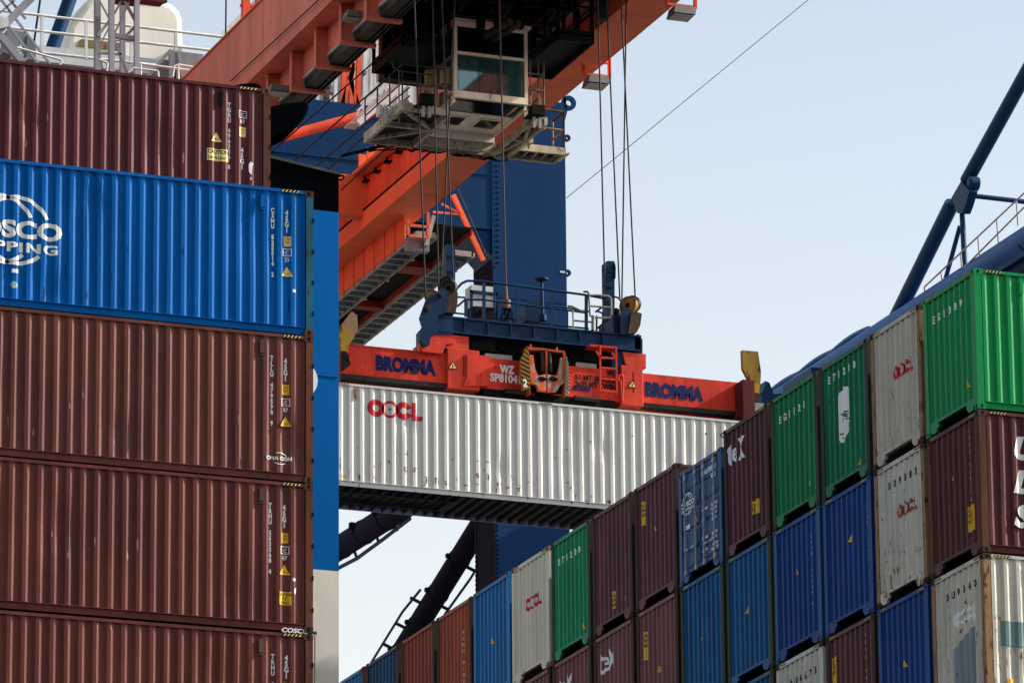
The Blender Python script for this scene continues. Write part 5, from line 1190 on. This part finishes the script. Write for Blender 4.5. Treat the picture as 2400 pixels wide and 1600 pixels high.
b.build('machinery_house', paint('house_grey', (.5, .5, .52), .5, dirt=.1), nc)
b = MB(); q = at(1795, 928, 'Y', 178); b.prism([q+Vector((-.5, 0, -1)), q+Vector((-.3, 0, 0)), q+Vector((-.1, 0, .15)), q+Vector((0, 0, .55)), q+Vector((.15, 0, .5)), q+Vector((.3, 0, .1)), q+Vector((.8, 0, .2)), q+Vector((.8, 0, -1))], (0, .5, 0)); b.build('boom_tip', n_b, nc)
# lower legs so that the structure stands on the quay
b = MB(); b.box((X2-1, 178, 3.2), (X2+1, 180.5, zt2-.3)); b.build('leg', n_b, nc)

# ================================================================ ship funnel behind the left stack
fb = paint('funnel_blue', (.0, .17, .58), .6, spec=.03, dirt=.06, rust=.0, scale=.4); fk = paint('funnel_black', (.003, .0035, .005), .8, dirt=.2, spec=.0); fw_ = paint('funnel_cream', (1.2, 1.1, .95), .5, dirt=.08)
YFn = 112.0
fn = thing('ship_funnel', 'blue ship funnel with black top and cream foot behind the left container stack', 'funnel', (37.5, YFn, 20))
pt = at(794, 412, 'Y', YFn); pm = at(794, 498, 'Y', YFn); pw = at(793, 1338, 'Y', YFn); pl = at(633, 372, 'Y', YFn)
x1 = pt.x; x0 = 35.6
b = MB().box((x0, YFn, 16), (x1, YFn+5, pw.z)); b.build('foot', fw_, fn)
b = MB().box((x0, YFn, pw.z), (x1, YFn+5, pm.z)); b.box((x0, YFn-.015, 36.2), (x1, YFn, 36.22)); b.build('casing', fb, fn)
b = MB().prism([(x0, YFn, pm.z), (x1, YFn, pm.z), (x1, YFn, pt.z), (pl.x, YFn, pl.z), (x0, YFn, pl.z+.5)], (0, 5, 0)); b.build('top', fk, fn)
b = MB(); P = [Vector((pl.x, YFn-.05, pl.z)), Vector((x1+.04, YFn-.05, pt.z))]; b.prism([P[0], P[1], P[1]+Vector((0, 0, .06)), P[0]+Vector((0, 0, .06))], (0, .3, 0)); b.build('top_rim', paint('rim_grey', (.09, .09, .08), .6, dirt=.4), fn)
b = MB(); q = at(700, 888, 'Y', YFn-.02); b.tube(q, q+Vector((0, -.015, 0)), .42, 28); b.build('round_emblem', white, fn)
b = MB(); slab(b, [(600, 205), (590, 240), (560, 235), (540, 200), (560, 195), (600, 192), (615, 200), (620, 215)], 108.5, .8)
for pts, Y in (([(610, 250), (640, 247), (690, 238), (722, 236), (727, 250), (716, 275), (690, 305), (668, 315), (650, 318), (630, 330), (600, 350)], 113.5), ([(540, 200), (570, 194), (600, 192), (614, 198), (619, 215), (610, 240), (560, 250)], 114.8)):
    b = MB(); slab(b, pts, Y, .9); o = b.build('exhaust_pipe', fk, fn)
    bv = o.modifiers.new('round', 'BEVEL'); bv.width = .12; bv.segments = 3
b = MB(); b.path([at(x, y, 'Y', YFn-.02) for x, y in ((795, 413), (805, 412), (806, 417), (801, 422), (795, 421))], .02, 6); b.build('lifting_eye', fk, fn)

# ================================================================ deckhouse, mast and railings at the top left
YD2 = 187.
dw = paint('deck_white', (.95, .97, .99), .5, dirt=.18, rust=.06); dg = paint('deck_grey', (.30, .33, .35), .5, dirt=.25, rust=.1); mastc = paint('mast_grey', (.42, .41, .45), .5, dirt=.2); blf = paint('strut_blue', (.006, .05, .13), .45, dirt=.1)
cht = paint('housing_cream', (1.25, 1.18, 1.02), .5, dirt=.08, rust=.12, rustcol=(.35, .2, .08), scale=.4)
ho = thing('ventilator_housing', 'big cream rounded housing with rust streaks behind the grey lattice mast', 'ventilator', tuple(at(300, 150, 'Y', YD2+3)))
P = [(155, 125), (160, 60), (200, 5), (235, -25), (330, -25), (378, -2), (405, 8), (422, 25), (430, 45), (432, 160), (160, 140)]
b = MB(); slab(b, P, YD2+2, 4); o = b.build('shell', cht, ho); bv = o.modifiers.new('round', 'BEVEL'); bv.width = .25; bv.segments = 3
b = MB(); slab(b, [(190, 92), (290, 102), (275, 118), (180, 108)], YD2+1.9, .3); b.build('hatch', paint('hatch_rust', (.32, .22, .1), .7, dirt=.4, rust=.5, rustcol=(.12, .06, .02)), ho)
b = MB(); slab(b, [(350, -10), (392, -8), (392, 6), (350, 3)], YD2+1.95, .2); b.build('cap', blf, ho)
dh = thing('deckhouse', 'white corrugated deckhouse wall above the topmost maroon container', 'deckhouse', tuple(at(250, 150, 'Y', YD2)))
q0, q1 = at(30, 97, 'Y', YD2), at(480, 205, 'Y', YD2)
b = MB(); b.box((q0.x-4, YD2+.4, 3), (q1.x, YD2+9, q0.z-.6)); x = q0.x-4
while x < q1.x: b.box((x, YD2+.34, q0.z-8), (x+.1, YD2+.4, q0.z-.6)); x += .24
b.build('corrugated_wall', dw, dh)
b = MB(); b.box((q0.x-4, YD2, q0.z-.62), (q1.x, YD2+9, q0.z-.05)); b.build('cornice', paint('cornice_white', (.85, .88, .9), .5, dirt=.1), dh)
ra = thing('deck_railing', 'white pipe railing running along the deckhouse roof', 'railing', tuple(at(250, 60, 'Y', 181)))
b = MB(); 
for y0_, y1_, x1_ in ((24, 87, 520), (62, 119, 500), (112, 165, 470)): b.tube(at(-10, y0_, 'Y', 181), at(x1_, y1_, 'Y', 181), .05, 6)
b.build('rail', offw, ra)
for x, y0_, y1_ in ((98, 35, 125), (202, 49, 140), (308, 62, 150), (412, 75, 145)):
    MB().bar(at(x, y0_, 'Y', 181), at(x, y1_, 'Y', 181), .1, .08, (0, 1, 0)).build('post', offw, ra)
lm = thing('lattice_mast', 'grey square lattice mast rising from behind the topmost maroon container', 'mast', tuple(at(275, 160, 'Y', 172)))
Y = 172
def seg(b, a, c, w_, dy=0, dy2=None): b.bar(at(*a, 'Y', Y+dy), at(*c, 'Y', Y+(dy if dy2 is None else dy2)), w_, w_, (0, 1, 0))
for px, dy, w_ in ((228, 1.2, .3), (261, 0, .28), (287, 1.6, .26), (320, .4, .26)):
    b = MB(); seg(b, (px, -20), (px, 185), w_*.62, dy); b.build('leg', mastc, lm)
b = MB()
for a, c, w_ in (((232, 0), (256, 45), .07), ((228, 85), (258, 48), .16), ((262, 45), (285, 0), .1), ((268, 80), (305, 0), .1), ((232, 110), (258, 60), .07), ((268, 84), (316, 92), .24), ((268, 95), (297, 168), .12), ((294, 85), (320, 60), .14), ((290, 0), (320, 55), .14), ((240, 160), (232, 125), .08), ((230, 124), (285, 128), .12)): seg(b, a, c, w_*.62, .5)
b.build('bracing', mastc, lm)
b = MB(); 
for x0_ in (275, 330): b.box(at(x0_, -1, 'Y', Y+.4), at(x0_+45, -10, 'Y', Y+.9))
b.build('platform', paint('mast_red', (.2, .03, .03), .5), lm)
bs = thing('blue_strut', 'thick dark blue diagonal tube left of the cream housing', 'strut', tuple(at(145, 50, 'Y', 184)))
b = MB(); tube_px(b, (172, -25), (112, 144), 'Y', 188.5, 33, 20); b.build('tube', blf, bs)
st = thing('ship_gangway', 'grey steel stairway with handrails at the top left corner', 'stairway', tuple(at(40, 80, 'Y', 178)))
Y = 178
b = MB(); seg(b, (-10, 80), (80, -10), .26); b.build('stringer', mastc, st)
b = MB()
for a, c in (((-5, -10), (118, 152)), ((15, -10), (60, 45)), ((0, 75), (50, 148)), ((-5, 35), (35, 0))): seg(b, a, c, .07)
seg(b, (0, 85), (50, 145), .22); seg(b, (20, 62), (90, 150), .08)
for k in range(6): seg(b, (8+9*k, 100+9*k), (18+9*k, 92+9*k), .08)
b.build('handrail', mastc, st)
b = MB(); slab(b, [(-5, 38), (20, 42), (20, 62), (-5, 68)], Y-.3, .5); b.build('landing', offw, st)
b = MB(); slab(b, [(18, 68), (62, 76), (48, 105), (30, 130), (8, 122)], Y+1.2, .6); slab(b, [(64, 78), (84, 100), (84, 140), (62, 140)], Y+1.4, .6); b.build('side_panel', dg, st)
dv = thing('boat_davit', 'grey green slanted davit beside the orange boom', 'davit', tuple(at(430, 150, 'Y', 165)))
Y = 165
b = MB(); slab(b, [(415, 120), (478, 128), (452, 165), (430, 190), (424, 175)], Y+.4, .6); b.build('plate', dg, dv)
b = MB(); seg(b, (345, 180), (400, 118), .1); seg(b, (403, 120), (400, 195), .16, .2); slab(b, [(360, 165), (385, 140), (396, 142), (396, 190), (350, 190)], Y+1, .4); b.build('frame', dg, dv)
b = MB(); slab(b, [(400, 122), (413, 122), (430, 190), (412, 188)], Y+.9, .2); b.build('inner_face', hole, dv)
b = MB()
for pts in (((300, 170), (312, 160), (370, 167), (372, 185)), ((405, 180), (408, 156), (418, 152), (455, 158)), ((418, 152), (418, 190)), ((330, 150), (330, 180)), ((330, 150), (445, 165)), ((40, 112), (140, 140), (146, 143), (140, 152)), ((232, 140), (252, 148), (250, 170))): b.path([at(x, y, 'Y', Y-.5) for x, y in pts], .035, 6)
tag(b.build('deck_rail', offw), 'bent white hand rails just above the edge of the topmost maroon container', 'railing')

# ================================================================ setting: water, quay, ship
def flat(name, x0, x1, y0, y1, z, mt): return tag(MB().add([(x0, y0, z), (x1, y0, z), (x1, y1, z), (x0, y1, z)], [(0, 1, 2, 3)]).build(name, mt), name, 'ground', kind='structure')
wm = paint('water_grey_green', (.03, .05, .05), .12, dirt=.2, scale=.02, bump=.4)
wo = flat('water', -6000, 6000, -3000, 156, 0, wm); 
cm_ = paint('quay_concrete', (.24, .22, .19), .85, dirt=.2, scale=.05, bump=0)
qo = MB().box((-6000, 156, -6), (6000, 9000, 3.2)).build('quay', cm_); tag(qo, 'quay', 'ground', kind='structure')
sh = thing('container_ship', 'hull and hatch covers of the container ship carrying the stacks', 'ship', (20, 120, 0))
hm = paint('hull_blue', (.01, .05, .16), .5, dirt=.2, rust=.2); hk = paint('hatch_red', (.16, .05, .04), .7, dirt=.3, rust=.2)
b = MB(); b.prism([(-150, 100, -2), (100, 100, -2), (160, 120, -2), (100, 141.5, -2), (-150, 141.5, -2)], (0, 0, 18)); b.build('hull', hm, sh)
b = MB(); b.box((LX-.2, 100.9, 16), (34.95, 141, 24.86-.03)); b.build('hatch_cover', hk, sh)
b = MB(); b.box((RX-.1, 100.3, 16), (RX+12.4, 141, RZ-3*PITCHZ-.03)); b.build('hatch_cover', hk, sh)
print('done')
